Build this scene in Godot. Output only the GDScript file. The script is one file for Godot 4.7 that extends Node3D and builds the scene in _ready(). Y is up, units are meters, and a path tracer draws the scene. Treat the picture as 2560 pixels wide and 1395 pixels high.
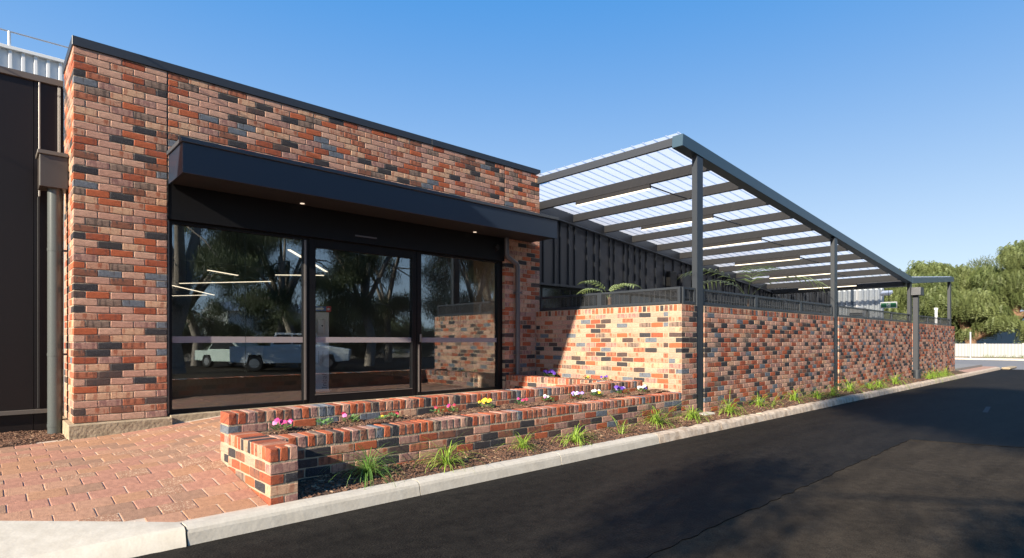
extends Node3D

const CAM := Vector3(-0.791, 1.461, 8.332)
const ROAD := 0.065
const EXPOSURE := 2.55
var rng := RandomNumberGenerator.new()
var taken := {}
var M := {}
var brick_meshes := {}
var BR := []
var PV := []
var leaf_mats := {}
var last_pick := 0


# ------------------------------------------------------------------ mesh helper
class MB:
	var v := PackedVector3Array()
	var n := PackedVector3Array()
	var t := PackedVector2Array()
	var c := PackedColorArray()
	var col := Color(1, 1, 1)

	func tri(a: Vector3, b: Vector3, d: Vector3, ua := Vector2.ZERO, ub := Vector2.ZERO, ud := Vector2.ZERO) -> void:
		var nn := (b - a).cross(d - a).normalized()
		v.append_array(PackedVector3Array([a, d, b]))
		n.append_array(PackedVector3Array([nn, nn, nn]))
		t.append_array(PackedVector2Array([ua, ud, ub]))
		c.append_array(PackedColorArray([col, col, col]))

	func tri_n(a: Vector3, b: Vector3, d: Vector3, na: Vector3, nb: Vector3, nd: Vector3) -> void:
		v.append_array(PackedVector3Array([a, d, b]))
		n.append_array(PackedVector3Array([na, nd, nb]))
		t.append_array(PackedVector2Array([Vector2.ZERO, Vector2.ZERO, Vector2.ZERO]))
		c.append_array(PackedColorArray([col, col, col]))

	func quad(a: Vector3, b: Vector3, d: Vector3, e: Vector3, ua := Vector2(0, 1), ub := Vector2(1, 1), ud := Vector2(1, 0), ue := Vector2(0, 0)) -> void:
		tri(a, b, d, ua, ub, ud)
		tri(a, d, e, ua, ud, ue)

	func box(lo: Vector3, hi: Vector3, bevel := 0.0) -> void:
		var s := hi - lo
		xbox(Transform3D(Basis(), (lo + hi) * 0.5), s, bevel)

	func xbox(x: Transform3D, s: Vector3, bevel := 0.0) -> void:
		var h := s * 0.5
		var b := minf(bevel, minf(h.x, minf(h.y, h.z)) * 0.9)
		var i := h - Vector3(b, b, b)
		for ax in 3:
			var a1 := (ax + 1) % 3
			var a2 := (ax + 2) % 3
			for sg in [-1.0, 1.0]:
				var p := []
				for q in [[-1, -1], [1, -1], [1, 1], [-1, 1]]:
					var w := Vector3.ZERO
					w[ax] = h[ax] * sg
					w[a1] = i[a1] * q[0]
					w[a2] = i[a2] * q[1]
					p.append(x * w)
				if sg > 0:
					quad(p[0], p[1], p[2], p[3])
				else:
					quad(p[0], p[3], p[2], p[1])
		if b <= 0.0:
			return
		for ax in 3:
			var a1 := (ax + 1) % 3
			var a2 := (ax + 2) % 3
			for s1 in [-1.0, 1.0]:
				for s2 in [-1.0, 1.0]:
					var p := []
					for q in [[-1.0, 0], [1.0, 0], [1.0, 1], [-1.0, 1]]:
						var w := Vector3.ZERO
						w[ax] = i[ax] * q[0]
						w[a1] = (h[a1] if q[1] == 0 else i[a1]) * s1
						w[a2] = (i[a2] if q[1] == 0 else h[a2]) * s2
						p.append(x * w)
					if s1 * s2 > 0:
						quad(p[0], p[1], p[2], p[3])
					else:
						quad(p[0], p[3], p[2], p[1])
		for sx in [-1.0, 1.0]:
			for sy in [-1.0, 1.0]:
				for sz in [-1.0, 1.0]:
					var A: Vector3 = x * Vector3(h.x * sx, i.y * sy, i.z * sz)
					var B: Vector3 = x * Vector3(i.x * sx, h.y * sy, i.z * sz)
					var C: Vector3 = x * Vector3(i.x * sx, i.y * sy, h.z * sz)
					if sx * sy * sz > 0:
						tri(A, B, C)
					else:
						tri(A, C, B)

	func tube(pts: Array, radii: Array, sides := 10, caps := true) -> void:
		var rings := []
		var norms := []
		var up := Vector3(0.13, 0.97, 0.21)
		for k in pts.size():
			var d: Vector3
			if k == 0:
				d = pts[1] - pts[0]
			elif k == pts.size() - 1:
				d = pts[k] - pts[k - 1]
			else:
				d = (pts[k + 1] - pts[k]).normalized() + (pts[k] - pts[k - 1]).normalized()
			d = d.normalized()
			var u := d.cross(up)
			if u.length() < 0.05:
				u = d.cross(Vector3(1, 0, 0.1))
			u = u.normalized()
			var w := d.cross(u).normalized()
			up = u.cross(d)
			var ring := []
			var nr := []
			for s in sides:
				var a := TAU * s / sides
				var dir := u * cos(a) + w * sin(a)
				nr.append(dir)
				ring.append(pts[k] + dir * radii[min(k, radii.size() - 1)])
			rings.append(ring)
			norms.append(nr)
		for k in pts.size() - 1:
			for s in sides:
				var s2 := (s + 1) % sides
				tri_n(rings[k][s], rings[k][s2], rings[k + 1][s2], norms[k][s], norms[k][s2], norms[k + 1][s2])
				tri_n(rings[k][s], rings[k + 1][s2], rings[k + 1][s], norms[k][s], norms[k + 1][s2], norms[k + 1][s])
		if caps:
			for s in range(1, sides - 1):
				tri(rings[0][0], rings[0][s + 1], rings[0][s])
				var l: Array = rings[-1]
				tri(l[0], l[s], l[s + 1])

	# a polygon in local x,y pushed along local z from 0 to d
	func prism(x: Transform3D, poly: Array, d: float) -> void:
		var flat := PackedVector2Array(poly)
		var idx := Geometry2D.triangulate_polygon(flat)
		for k in range(0, idx.size(), 3):
			var A: Vector2 = flat[idx[k]]
			var B: Vector2 = flat[idx[k + 1]]
			var C: Vector2 = flat[idx[k + 2]]
			if (B - A).cross(C - A) < 0:
				var sw := B
				B = C
				C = sw
			tri(x * Vector3(A.x, A.y, d), x * Vector3(B.x, B.y, d), x * Vector3(C.x, C.y, d))
			tri(x * Vector3(A.x, A.y, 0), x * Vector3(C.x, C.y, 0), x * Vector3(B.x, B.y, 0))
		var area := 0.0
		for k in poly.size():
			area += poly[k].cross(poly[(k + 1) % poly.size()])
		for k in poly.size():
			var p: Vector2 = poly[k]
			var q: Vector2 = poly[(k + 1) % poly.size()]
			if area < 0:
				var sw2 := p
				p = q
				q = sw2
			quad(x * Vector3(p.x, p.y, 0), x * Vector3(q.x, q.y, 0), x * Vector3(q.x, q.y, d), x * Vector3(p.x, p.y, d))

	func add_to(m: ArrayMesh) -> void:
		var arr := []
		arr.resize(Mesh.ARRAY_MAX)
		arr[Mesh.ARRAY_VERTEX] = v
		arr[Mesh.ARRAY_NORMAL] = n
		arr[Mesh.ARRAY_TEX_UV] = t
		arr[Mesh.ARRAY_COLOR] = c
		m.add_surface_from_arrays(Mesh.PRIMITIVE_TRIANGLES, arr)

	func mesh() -> ArrayMesh:
		var m := ArrayMesh.new()
		add_to(m)
		return m


# ------------------------------------------------------------------ nodes
func numbered(called: String) -> String:
	var k: int = taken.get(called, 0)
	taken[called] = k + 1
	return called if k == 0 else "%s_%03d" % [called, k]


func tag(o: Node, label: String, category: String, group := "", kind := "") -> void:
	if label: o.set_meta("label", label)
	if category: o.set_meta("category", category)
	if group: o.set_meta("group", group)
	if kind: o.set_meta("kind", kind)


func thing(called: String, label: String, category: String, at := Vector3.ZERO, group := "") -> Node3D:
	var o := Node3D.new()
	o.name = numbered(called)
	add_child(o)
	o.position = at
	tag(o, label, category, group)
	return o


# a part built in world coordinates under a thing that stands, unturned, at its base
func part(parent: Node3D, called: String, mb, m: Material) -> MeshInstance3D:
	var o := MeshInstance3D.new()
	o.mesh = mb.mesh() if mb is MB else mb
	o.name = called
	for k in o.mesh.get_surface_count():
		o.set_surface_override_material(k, m)
	parent.add_child(o, true)
	if parent is MeshInstance3D:
		o.position = Vector3.ZERO
	else:
		o.position = -parent.position
	return o


func solo(called: String, mb, m: Material, label: String, category: String, group := "") -> MeshInstance3D:
	var o := MeshInstance3D.new()
	o.mesh = mb.mesh() if mb is MB else mb
	o.name = numbered(called)
	for k in o.mesh.get_surface_count():
		o.set_surface_override_material(k, m)
	add_child(o)
	tag(o, label, category, group)
	return o


func structure(called: String, mb, m: Material) -> MeshInstance3D:
	var o := MeshInstance3D.new()
	o.mesh = mb.mesh() if mb is MB else mb
	o.name = numbered(called)
	for k in o.mesh.get_surface_count():
		o.set_surface_override_material(k, m)
	add_child(o)
	o.set_meta("kind", "structure")
	return o


# ------------------------------------------------------------------ materials
func lin(r: float, g: float, b: float) -> Color:
	return Color(r, g, b).linear_to_srgb()


func mat(called: String, c: Color, rough := 0.8, metal := 0.0, spec := 0.5) -> StandardMaterial3D:
	var m := StandardMaterial3D.new()
	m.resource_name = called
	m.albedo_color = c
	m.roughness = rough
	m.metallic = metal
	m.metallic_specular = spec
	M[called] = m
	return m


func noise_image(s: int, freq: float, size: int, octaves := 4) -> Image:
	var f := FastNoiseLite.new()
	f.seed = s
	f.noise_type = FastNoiseLite.TYPE_SIMPLEX_SMOOTH
	f.frequency = freq
	f.fractal_octaves = octaves
	var im := f.get_seamless_image(size, size)
	im.convert(Image.FORMAT_L8)
	return im


# two layers of noise mapped between three colours (linear values)
func tone(s: int, size: int, fine: float, coarse: float, a: Color, b: Color, share := 0.5, speck := 0.0, speck_col := Color(1, 1, 1)) -> ImageTexture:
	var d1 := noise_image(s, fine, size, 3).get_data()
	var d2 := noise_image(s + 7, coarse, size, 5).get_data()
	var out := PackedByteArray()
	out.resize(size * size * 3)
	var r := RandomNumberGenerator.new()
	r.seed = s
	for k in size * size:
		var w := clampf((d1[k] * (1.0 - share) + d2[k] * share) / 255.0 * 1.6 - 0.3, 0, 1)
		var q := a.lerp(b, w)
		if speck > 0.0 and r.randf() < speck:
			q = q.lerp(speck_col, r.randf() * 0.8)
		q = q.linear_to_srgb()
		out[k * 3] = int(clampf(q.r, 0, 1) * 255)
		out[k * 3 + 1] = int(clampf(q.g, 0, 1) * 255)
		out[k * 3 + 2] = int(clampf(q.b, 0, 1) * 255)
	var im := Image.create_from_data(size, size, false, Image.FORMAT_RGB8, out)
	return ImageTexture.create_from_image(im)


func normal_of(im: Image, strength: float) -> ImageTexture:
	var c: Image = im.duplicate()
	c.convert(Image.FORMAT_RGBA8)
	c.bump_map_to_normal_map(strength)
	return ImageTexture.create_from_image(c)


func world_mat(called: String, tex: Texture2D, scale: float, rough := 0.85, height: Image = null, relief := 0.3) -> StandardMaterial3D:
	var m := mat(called, Color(1, 1, 1), rough)
	m.albedo_texture = tex
	m.uv1_triplanar = true
	m.uv1_world_triplanar = true
	m.uv1_scale = Vector3(scale, scale, scale)
	if height:
		m.heightmap_enabled = true
		m.heightmap_texture = ImageTexture.create_from_image(height)
		m.heightmap_scale = relief
	return m


func brick_material(s: int, base: Color, streak: Color, streaks: float, grain: float, mottle: Color, mott: float) -> StandardMaterial3D:
	var w := 160
	var h := 64
	var f := FastNoiseLite.new()
	f.seed = s
	f.frequency = 0.35
	f.fractal_octaves = 2
	var g := FastNoiseLite.new()
	g.seed = s + 31
	g.frequency = 0.035
	g.fractal_octaves = 3
	var out := PackedByteArray()
	out.resize(w * h * 3)
	for y in h:
		for x in w:
			var q := base
			var sv := g.get_noise_2d(x * 0.62, y * 0.12 + 300)
			if streaks > 0.0:
				q = q.lerp(streak, clampf((sv - 0.18 + streaks * 0.25) * 4.0, 0, 1) * 0.85)
			var mv := g.get_noise_2d(x * 2.2 + 900, y * 2.2)
			q = q.lerp(mottle, clampf((mv - 0.1) * 2.5, 0, 1) * mott)
			var fine := f.get_noise_2d(x * 0.9, y * 0.75)
			var k := 1.0 + grain * fine * 1.9 + 0.22 * g.get_noise_2d(x * 0.7 + 50, y + 77)
			if fine < -0.42:
				k *= 0.6
			q = Color(q.r * k, q.g * k, q.b * k).linear_to_srgb()
			var at := (y * w + x) * 3
			out[at] = int(clampf(q.r, 0, 1) * 255)
			out[at + 1] = int(clampf(q.g, 0, 1) * 255)
			out[at + 2] = int(clampf(q.b, 0, 1) * 255)
	var m := StandardMaterial3D.new()
	m.resource_name = "brick_%d" % s
	m.albedo_texture = ImageTexture.create_from_image(Image.create_from_data(w, h, false, Image.FORMAT_RGB8, out))
	m.roughness = 0.88
	m.metallic_specular = 0.35
	if not M.has("brick_bump"):
		var bi := Image.create_empty(w, h, false, Image.FORMAT_L8)
		for y in h:
			for x in w:
				var z := 0.55 + 0.3 * f.get_noise_2d(x * 0.8, y * 0.5) + 0.25 * g.get_noise_2d(x * 3.0, y * 3.0)
				bi.set_pixel(x, y, Color(z, z, z))
		M["brick_bump"] = ImageTexture.create_from_image(bi)
	m.heightmap_enabled = true
	m.heightmap_texture = M["brick_bump"]
	m.heightmap_scale = 0.30
	return m


func make_materials() -> void:
	var red := Color(0.27, 0.085, 0.045)
	var dark := Color(0.055, 0.045, 0.045)
	# 0-4 pale, 5-7 red, 8 brown red, 9-10 charcoal, 11 blue grey, 12 brown black, 13 mottled
	BR = [
		brick_material(11, Color(0.43, 0.24, 0.178), red, 0.0, 0.22, Color(0.36, 0.2, 0.15), 0.5),
		brick_material(12, Color(0.46, 0.275, 0.20), red, 0.0, 0.22, Color(0.42, 0.24, 0.18), 0.5),
		brick_material(13, Color(0.41, 0.22, 0.15), red, 0.75, 0.2, Color(0.38, 0.2, 0.14), 0.4),
		brick_material(14, Color(0.35, 0.20, 0.16), Color(0.2, 0.1, 0.09), 0.6, 0.22, Color(0.3, 0.19, 0.16), 0.5),
		brick_material(15, Color(0.49, 0.30, 0.195), Color(0.36, 0.16, 0.1), 0.25, 0.2, Color(0.42, 0.26, 0.18), 0.4),
		brick_material(16, Color(0.37, 0.10, 0.045), dark, 0.0, 0.2, Color(0.28, 0.08, 0.045), 0.5),
		brick_material(17, Color(0.29, 0.075, 0.038), Color(0.2, 0.06, 0.04), 0.3, 0.22, Color(0.36, 0.14, 0.08), 0.4),
		brick_material(18, Color(0.33, 0.115, 0.065), Color(0.16, 0.06, 0.04), 0.35, 0.22, Color(0.36, 0.18, 0.12), 0.4),
		brick_material(19, Color(0.20, 0.085, 0.055), dark, 0.4, 0.25, Color(0.26, 0.12, 0.08), 0.5),
		brick_material(20, Color(0.033, 0.032, 0.037), dark, 0.0, 0.4, Color(0.085, 0.08, 0.085), 0.7),
		brick_material(21, Color(0.045, 0.04, 0.042), dark, 0.0, 0.4, Color(0.03, 0.03, 0.034), 0.7),
		brick_material(22, Color(0.125, 0.14, 0.165), dark, 0.1, 0.25, Color(0.09, 0.1, 0.12), 0.6),
		brick_material(23, Color(0.075, 0.05, 0.045), dark, 0.3, 0.3, Color(0.12, 0.08, 0.07), 0.6),
		brick_material(24, Color(0.21, 0.145, 0.115), Color(0.09, 0.065, 0.055), 0.6, 0.3, Color(0.12, 0.09, 0.075), 0.7),
	]
	PV = [
		brick_material(41, Color(0.365, 0.185, 0.13), red, 0.0, 0.14, Color(0.31, 0.155, 0.11), 0.5),
		brick_material(42, Color(0.37, 0.20, 0.12), red, 0.0, 0.14, Color(0.30, 0.16, 0.095), 0.5),
		brick_material(43, Color(0.29, 0.17, 0.115), red, 0.0, 0.16, Color(0.30, 0.18, 0.12), 0.5),
		brick_material(44, Color(0.31, 0.17, 0.11), red, 0.0, 0.16, Color(0.55, 0.41, 0.29), 0.75),
		brick_material(45, Color(0.385, 0.215, 0.14), red, 0.0, 0.12, Color(0.35, 0.18, 0.13), 0.4),
	]
	var bump := noise_image(5, 0.09, 256, 4)
	world_mat("mortar", tone(51, 128, 0.2, 0.03, Color(0.27, 0.205, 0.14), Color(0.40, 0.32, 0.23)), 2.0, 0.95, bump, 0.25)
	world_mat("sand", tone(52, 128, 0.25, 0.03, Color(0.38, 0.31, 0.25), Color(0.52, 0.44, 0.37)), 2.0, 0.95)
	world_mat("concrete_new", tone(53, 512, 0.12, 0.012, Color(0.40, 0.365, 0.305), Color(0.505, 0.47, 0.405), 0.6, 0.012, Color(0.35, 0.31, 0.26)), 0.9, 0.88, bump, 0.12)
	world_mat("concrete_old", tone(54, 512, 0.05, 0.012, Color(0.30, 0.22, 0.155), Color(0.58, 0.5, 0.41), 0.7, 0.03, Color(0.22, 0.17, 0.12)), 0.8, 0.9, bump, 0.3)
	world_mat("slab", tone(55, 512, 0.06, 0.015, Color(0.20, 0.155, 0.10), Color(0.40, 0.325, 0.225), 0.6, 0.02, Color(0.14, 0.11, 0.08)), 0.9, 0.92, bump, 0.4)
	var ab := noise_image(6, 0.35, 512, 2)
	world_mat("asphalt_new", tone(56, 1024, 0.16, 0.02, Color(0.0063, 0.0055, 0.0047), Color(0.027, 0.0232, 0.0188), 0.4, 0.06, Color(0.11, 0.098, 0.08)), 0.33, 0.72, ab, 0.35)
	M["asphalt_new"].metallic_specular = 0.22
	world_mat("asphalt_old", tone(57, 1024, 0.18, 0.02, Color(0.020, 0.0155, 0.0115), Color(0.066, 0.053, 0.038), 0.3, 0.08, Color(0.16, 0.14, 0.11)), 0.4, 0.85, ab, 0.5)
	for q in ["asphalt_new", "asphalt_old"]:
		var am: StandardMaterial3D = M[q]
		am.detail_enabled = true
		am.detail_albedo = tone(65, 512, 0.03, 0.012, Color(0.55, 0.55, 0.55), Color(1, 1, 1), 0.5)
		am.detail_blend_mode = BaseMaterial3D.BLEND_MODE_MUL
		am.detail_uv_layer = BaseMaterial3D.DETAIL_UV_2
		am.uv2_triplanar = true
		am.uv2_world_triplanar = true
		am.uv2_scale = Vector3(0.045, 0.2, 0.24)
	M["asphalt_old"].metallic_specular = 0.2
	world_mat("asphalt_street", tone(58, 512, 0.4, 0.01, Color(0.13, 0.13, 0.135), Color(0.2, 0.2, 0.205), 0.4, 0.05, Color(0.28, 0.28, 0.28)), 0.3, 0.9)
	world_mat("soil", tone(59, 512, 0.2, 0.03, Color(0.038, 0.02, 0.012), Color(0.09, 0.05, 0.03), 0.4, 0.05, Color(0.2, 0.13, 0.08)), 1.2, 0.95, bump, 1.0)
	world_mat("earth", tone(60, 256, 0.1, 0.02, Color(0.14, 0.10, 0.065), Color(0.23, 0.18, 0.12), 0.5), 0.2, 0.95)
	world_mat("courtyard_paving", tone(61, 256, 0.1, 0.02, Color(0.16, 0.155, 0.15), Color(0.24, 0.23, 0.22), 0.5), 0.5, 0.9)
	world_mat("foot_brick", tone(64, 256, 0.2, 0.03, Color(0.30, 0.17, 0.12), Color(0.42, 0.25, 0.18), 0.5), 0.8, 0.9)
	world_mat("bark", tone(62, 256, 0.15, 0.03, Color(0.14, 0.11, 0.085), Color(0.36, 0.31, 0.26), 0.6), 0.7, 0.9, bump, 1.5)
	world_mat("bark_brown", tone(63, 256, 0.15, 0.03, Color(0.08, 0.045, 0.028), Color(0.22, 0.13, 0.075), 0.6), 0.6, 0.9, bump, 2.0)
	# painted and coated metal
	mat("steel_dark", lin(0.030, 0.034, 0.042), 0.42, 0.0, 0.5)
	mat("steel_post", lin(0.022, 0.027, 0.034), 0.42, 0.0, 0.5)
	mat("cap_dark", lin(0.022, 0.026, 0.034), 0.45)
	mat("canopy", lin(0.013, 0.022, 0.040), 0.38)
	mat("soffit", lin(0.020, 0.019, 0.020), 0.55)
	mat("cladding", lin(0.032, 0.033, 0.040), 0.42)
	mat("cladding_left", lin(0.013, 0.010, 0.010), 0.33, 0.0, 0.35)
	mat("flashing", lin(0.10, 0.088, 0.078), 0.5)
	mat("flash_light", lin(0.36, 0.34, 0.31), 0.4, 0.3)
	mat("pipe_grey", lin(0.075, 0.085, 0.084), 0.26)
	mat("pipe_dark", lin(0.075, 0.075, 0.085), 0.35)
	mat("frame_dark", lin(0.006, 0.006, 0.007), 0.45, 0.0, 0.3)
	mat("frame_edge", lin(0.18, 0.165, 0.155), 0.35, 0.4)
	mat("membrane", lin(0.012, 0.013, 0.016), 0.7)
	mat("sealant", lin(0.02, 0.018, 0.016), 0.8)
	mat("white_metal", lin(0.70, 0.71, 0.70), 0.4)
	mat("white_shed", lin(0.62, 0.66, 0.64), 0.5)
	mat("fence_white", lin(0.30, 0.31, 0.31), 0.6)
	mat("galv", lin(0.42, 0.43, 0.44), 0.4, 0.5)
	mat("black", lin(0.006, 0.006, 0.007), 0.6)
	mat("rubber", lin(0.012, 0.012, 0.012), 0.8)
	mat("ribbed", lin(0.40, 0.44, 0.48), 0.4)
	mat("plastic_white", lin(0.72, 0.73, 0.75), 0.4)
	mat("sign_blue", lin(0.03, 0.10, 0.45), 0.5)
	mat("sign_red", lin(0.55, 0.03, 0.04), 0.5)
	mat("sign_green", lin(0.004, 0.12, 0.05), 0.5)
	mat("ink", lin(0.02, 0.02, 0.05), 0.6)
	mat("room_wall", lin(0.20, 0.20, 0.205), 0.8)
	mat("room_floor", lin(0.10, 0.097, 0.094), 0.5)
	mat("room_ceiling", lin(0.26, 0.26, 0.265), 0.9)
	mat("car_white", lin(0.78, 0.80, 0.78), 0.25)
	mat("car_pale", lin(0.52, 0.60, 0.54), 0.25)
	mat("car_glass", lin(0.01, 0.012, 0.014), 0.08)
	mat("chrome", lin(0.6, 0.6, 0.6), 0.2, 0.9)
	mat("tail_red", lin(0.4, 0.01, 0.01), 0.3)
	mat("added_sail_cloth", lin(0.35, 0.27, 0.17), 0.9)
	mat("moss_white", lin(0.55, 0.53, 0.5), 0.9)
	var led := mat("led_light", lin(0.9, 0.85, 0.75), 0.5)
	led.emission_enabled = true
	led.emission = Color(1.0, 0.93, 0.80)
	led.emission_energy_multiplier = 0.75
	var dl := mat("downlight_glow", lin(0.9, 0.85, 0.75), 0.5)
	dl.emission_enabled = true
	dl.emission = Color(1.0, 0.9, 0.8)
	dl.emission_energy_multiplier = 0.4
	# glass
	var gl := mat("glass", Color(0.82, 0.87, 0.90, 0.165), 0.0)
	gl.transparency = BaseMaterial3D.TRANSPARENCY_ALPHA
	gl.metallic = 1.0
	var white := Image.create_empty(4, 4, false, Image.FORMAT_RGB8)
	white.fill(Color(1, 1, 1))
	gl.albedo_texture = ImageTexture.create_from_image(white)
	var band := mat("frosted_band", Color(0.62, 0.59, 0.60, 0.62), 0.7)
	band.transparency = BaseMaterial3D.TRANSPARENCY_ALPHA
	var roof := mat("poly_roof", Color(0.64, 0.69, 0.78, 0.30), 0.25)
	roof.transparency = BaseMaterial3D.TRANSPARENCY_ALPHA
	roof.backlight_enabled = true
	roof.backlight = Color(0.97, 0.98, 1.0)
	# plants
	for a in [["grass", 0.19, 0.29, 0.03], ["grass_dark", 0.06, 0.14, 0.03], ["palm", 0.13, 0.17, 0.07], ["herb", 0.10, 0.20, 0.06], ["verge", 0.13, 0.15, 0.05]]:
		var g := mat(a[0], lin(a[1], a[2], a[3]), 0.55)
		g.backlight_enabled = true
		g.backlight = Color(0.55, 0.6, 0.35)
	for a in [["petal_magenta", 0.50, 0.02, 0.17], ["petal_pink", 0.62, 0.16, 0.36], ["petal_crimson", 0.33, 0.01, 0.04], ["petal_yellow", 0.75, 0.52, 0.02], ["petal_white", 0.78, 0.76, 0.74], ["petal_violet", 0.32, 0.22, 0.58], ["petal_purple", 0.09, 0.03, 0.32]]:
		var p := mat(a[0], lin(a[1], a[2], a[3]), 0.6)
		p.backlight_enabled = true
		p.backlight = Color(0.4, 0.4, 0.4)
	for a in [["leaf_pepper", 1.0], ["leaf_gum", 1.0], ["chip", 0.0]]:
		var l := mat(a[0], Color(1, 1, 1), 0.6 if a[1] > 0 else 0.95)
		l.vertex_color_use_as_albedo = true
		if a[1] > 0:
			l.backlight_enabled = true
			l.backlight = Color(0.7, 0.7, 0.5)


# ------------------------------------------------------------------ bricks
# front face at local z = 0, body behind it; outline slightly uneven, edges worn
func brick_mesh(kind: String, variant: int) -> ArrayMesh:
	var key := "%s%d" % [kind, variant]
	if brick_meshes.has(key):
		return brick_meshes[key]
	var s: Vector3 = {"S": Vector3(0.23, 0.076, 0.11), "H": Vector3(0.11, 0.076, 0.11), "R": Vector3(0.076, 0.11, 0.11), "P": Vector3(0.231, 0.1930, 0.05)}[kind]
	var ch: float = {"S": 0.0042, "H": 0.0042, "R": 0.006, "P": 0.004}[kind]
	var jit: float = {"S": 0.0030, "H": 0.0028, "R": 0.0030, "P": 0.001}[kind]
	var r := RandomNumberGenerator.new()
	r.seed = hash(key)
	var h := s * 0.5
	var outline := []
	var base := [Vector2(-h.x + 0.006, -h.y), Vector2(0, -h.y), Vector2(h.x - 0.006, -h.y), Vector2(h.x, -h.y + 0.006), Vector2(h.x, h.y - 0.006), Vector2(h.x - 0.006, h.y), Vector2(0, h.y), Vector2(-h.x + 0.006, h.y), Vector2(-h.x, h.y - 0.006), Vector2(-h.x, -h.y + 0.006)]
	for p in base:
		outline.append(p + Vector2(r.randf_range(-jit, jit), r.randf_range(-jit, jit)))
	var mb := MB.new()
	var N := outline.size()
	var fr := []
	for p in outline:
		var q: Vector2 = p
		var inw := q - Vector2(signf(q.x) * ch * 1.2 if absf(q.x) > 0.01 else 0.0, signf(q.y) * ch * 1.2)
		inw += Vector2(r.randf_range(-0.001, 0.001), r.randf_range(-0.001, 0.001))
		fr.append(Vector3(inw.x, inw.y, r.randf_range(-0.0012, 0.0006)))
	var cen := Vector3(0, 0, 0.0008)
	var uv := func(p: Vector3) -> Vector2:
		if kind == "R":
			return Vector2(p.y / s.y + 0.5, p.x / s.x + 0.5) * Vector2(0.5, 1.0)
		if kind == "H":
			return Vector2((p.x / s.x + 0.5) * 0.48 + 0.25 * variant, 0.5 - p.y / s.y)
		return Vector2(p.x / s.x + 0.5 + 0.37 * variant, 0.5 - p.y / s.y)
	for k in N:
		var k2 := (k + 1) % N
		mb.tri(cen, fr[k], fr[k2], uv.call(cen), uv.call(fr[k]), uv.call(fr[k2]))
		var o1 := Vector3(outline[k].x, outline[k].y, -ch)
		var o2 := Vector3(outline[k2].x, outline[k2].y, -ch)
		mb.quad(o1, o2, fr[k2], fr[k], uv.call(o1), uv.call(o2), uv.call(fr[k2]), uv.call(fr[k]))
		var b1 := o1 - Vector3(0, 0, s.z - ch)
		var b2 := o2 - Vector3(0, 0, s.z - ch)
		var along := absf(o1.x - o2.x) > absf(o1.y - o2.y)
		var ua: Vector2 = uv.call(o1)
		var ub: Vector2 = uv.call(o2)
		var off := Vector2(0, 0.9) if along else Vector2(0.48, 0)
		mb.quad(b1, b2, o2, o1, ua + off, ub + off, ub, ua)
	var m := mb.mesh()
	brick_meshes[key] = m
	return m


func pick(weights: Array) -> int:
	var total := 0.0
	for w in weights: total += w
	var x := rng.randf() * total
	for k in weights.size():
		x -= weights[k]
		if x <= 0: return k
	return 0

#             pale 0-4                        red 5-7        brown  charcoal   blue  brn-blk mottled
const W_FACADE := [0.13, 0.10, 0.10, 0.08, 0.10, 0.12, 0.11, 0.09, 0.05, 0.04, 0.06, 0.05, 0.03, 0.06]
const W_WALL := [0.13, 0.13, 0.13, 0.07, 0.07, 0.14, 0.11, 0.07, 0.03, 0.05, 0.06, 0.08, 0.06, 0.05]
const W_STREET := [0.13, 0.12, 0.10, 0.07, 0.04, 0.11, 0.10, 0.08, 0.05, 0.09, 0.10, 0.08, 0.06, 0.03]
const W_TOP := [0.03, 0.03, 0.08, 0.08, 0.04, 0.24, 0.18, 0.14, 0.09, 0.03, 0.03, 0.03, 0.07, 0.02]
const W_PLANTER := [0.13, 0.03, 0.10, 0.13, 0.02, 0.12, 0.13, 0.10, 0.10, 0.05, 0.06, 0.07, 0.07, 0.05]
const W_PLTOP := [0.05, 0.01, 0.05, 0.10, 0.01, 0.20, 0.22, 0.16, 0.10, 0.02, 0.02, 0.03, 0.05, 0.03]


# one brick: centre of its front face, direction along it, outward normal
func brick(list: Array, kind: String, p: Vector3, along: Vector3, nrm: Vector3, w: float, weights: Array, depth := 0.11) -> void:
	var nom: float = {"S": 0.23, "H": 0.11, "R": 0.076, "P": 0.231}[kind]
	var up := nrm.cross(along)
	var b := Basis(along * (w / nom), up, nrm * (depth / 0.11))
	b = b.rotated(nrm, rng.randf_range(-0.004, 0.004))
	var x := Transform3D(b, p + nrm * rng.randf_range(-0.0013, 0.0013))
	var to := CAM - p
	var size := w * maxf(0.05, to.normalized().dot(nrm)) / to.length()
	var m := pick(weights)
	if kind != "P" and m >= 5 and (m >= 9) == (last_pick >= 9) and last_pick >= 5: m = pick(weights)
	last_pick = m
	list.append({"k": kind, "x": x, "v": rng.randi() % 4, "m": m, "s": size})


# stretcher bond between u0 and u1 along a wall; origin is the wall's foot at u = 0
func courses(list: Array, origin: Vector3, along: Vector3, nrm: Vector3, u0: float, u1: float, c0: int, c1: int, weights: Array, odd := 0, quoin := false, pitch := 0.086) -> void:
	for c in range(c0, c1):
		var half := (c + odd) % 2 == 1
		var u := u0
		var first := true
		while u < u1 - 0.02:
			var w := 0.23
			if first and half:
				w = 0.11
			if u + w > u1 or u1 - (u + w) < 0.045:
				w = u1 - u
			var kind := "H" if w < 0.15 else "S"
			var dep := 0.23 if (quoin and first and half) else 0.11
			brick(list, kind, origin + along * (u + w * 0.5) + Vector3(0, c * pitch + 0.043 - 0.005 + 0.005, 0), along, nrm, w, weights, dep)
			u += w + 0.01
			first = false


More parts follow.
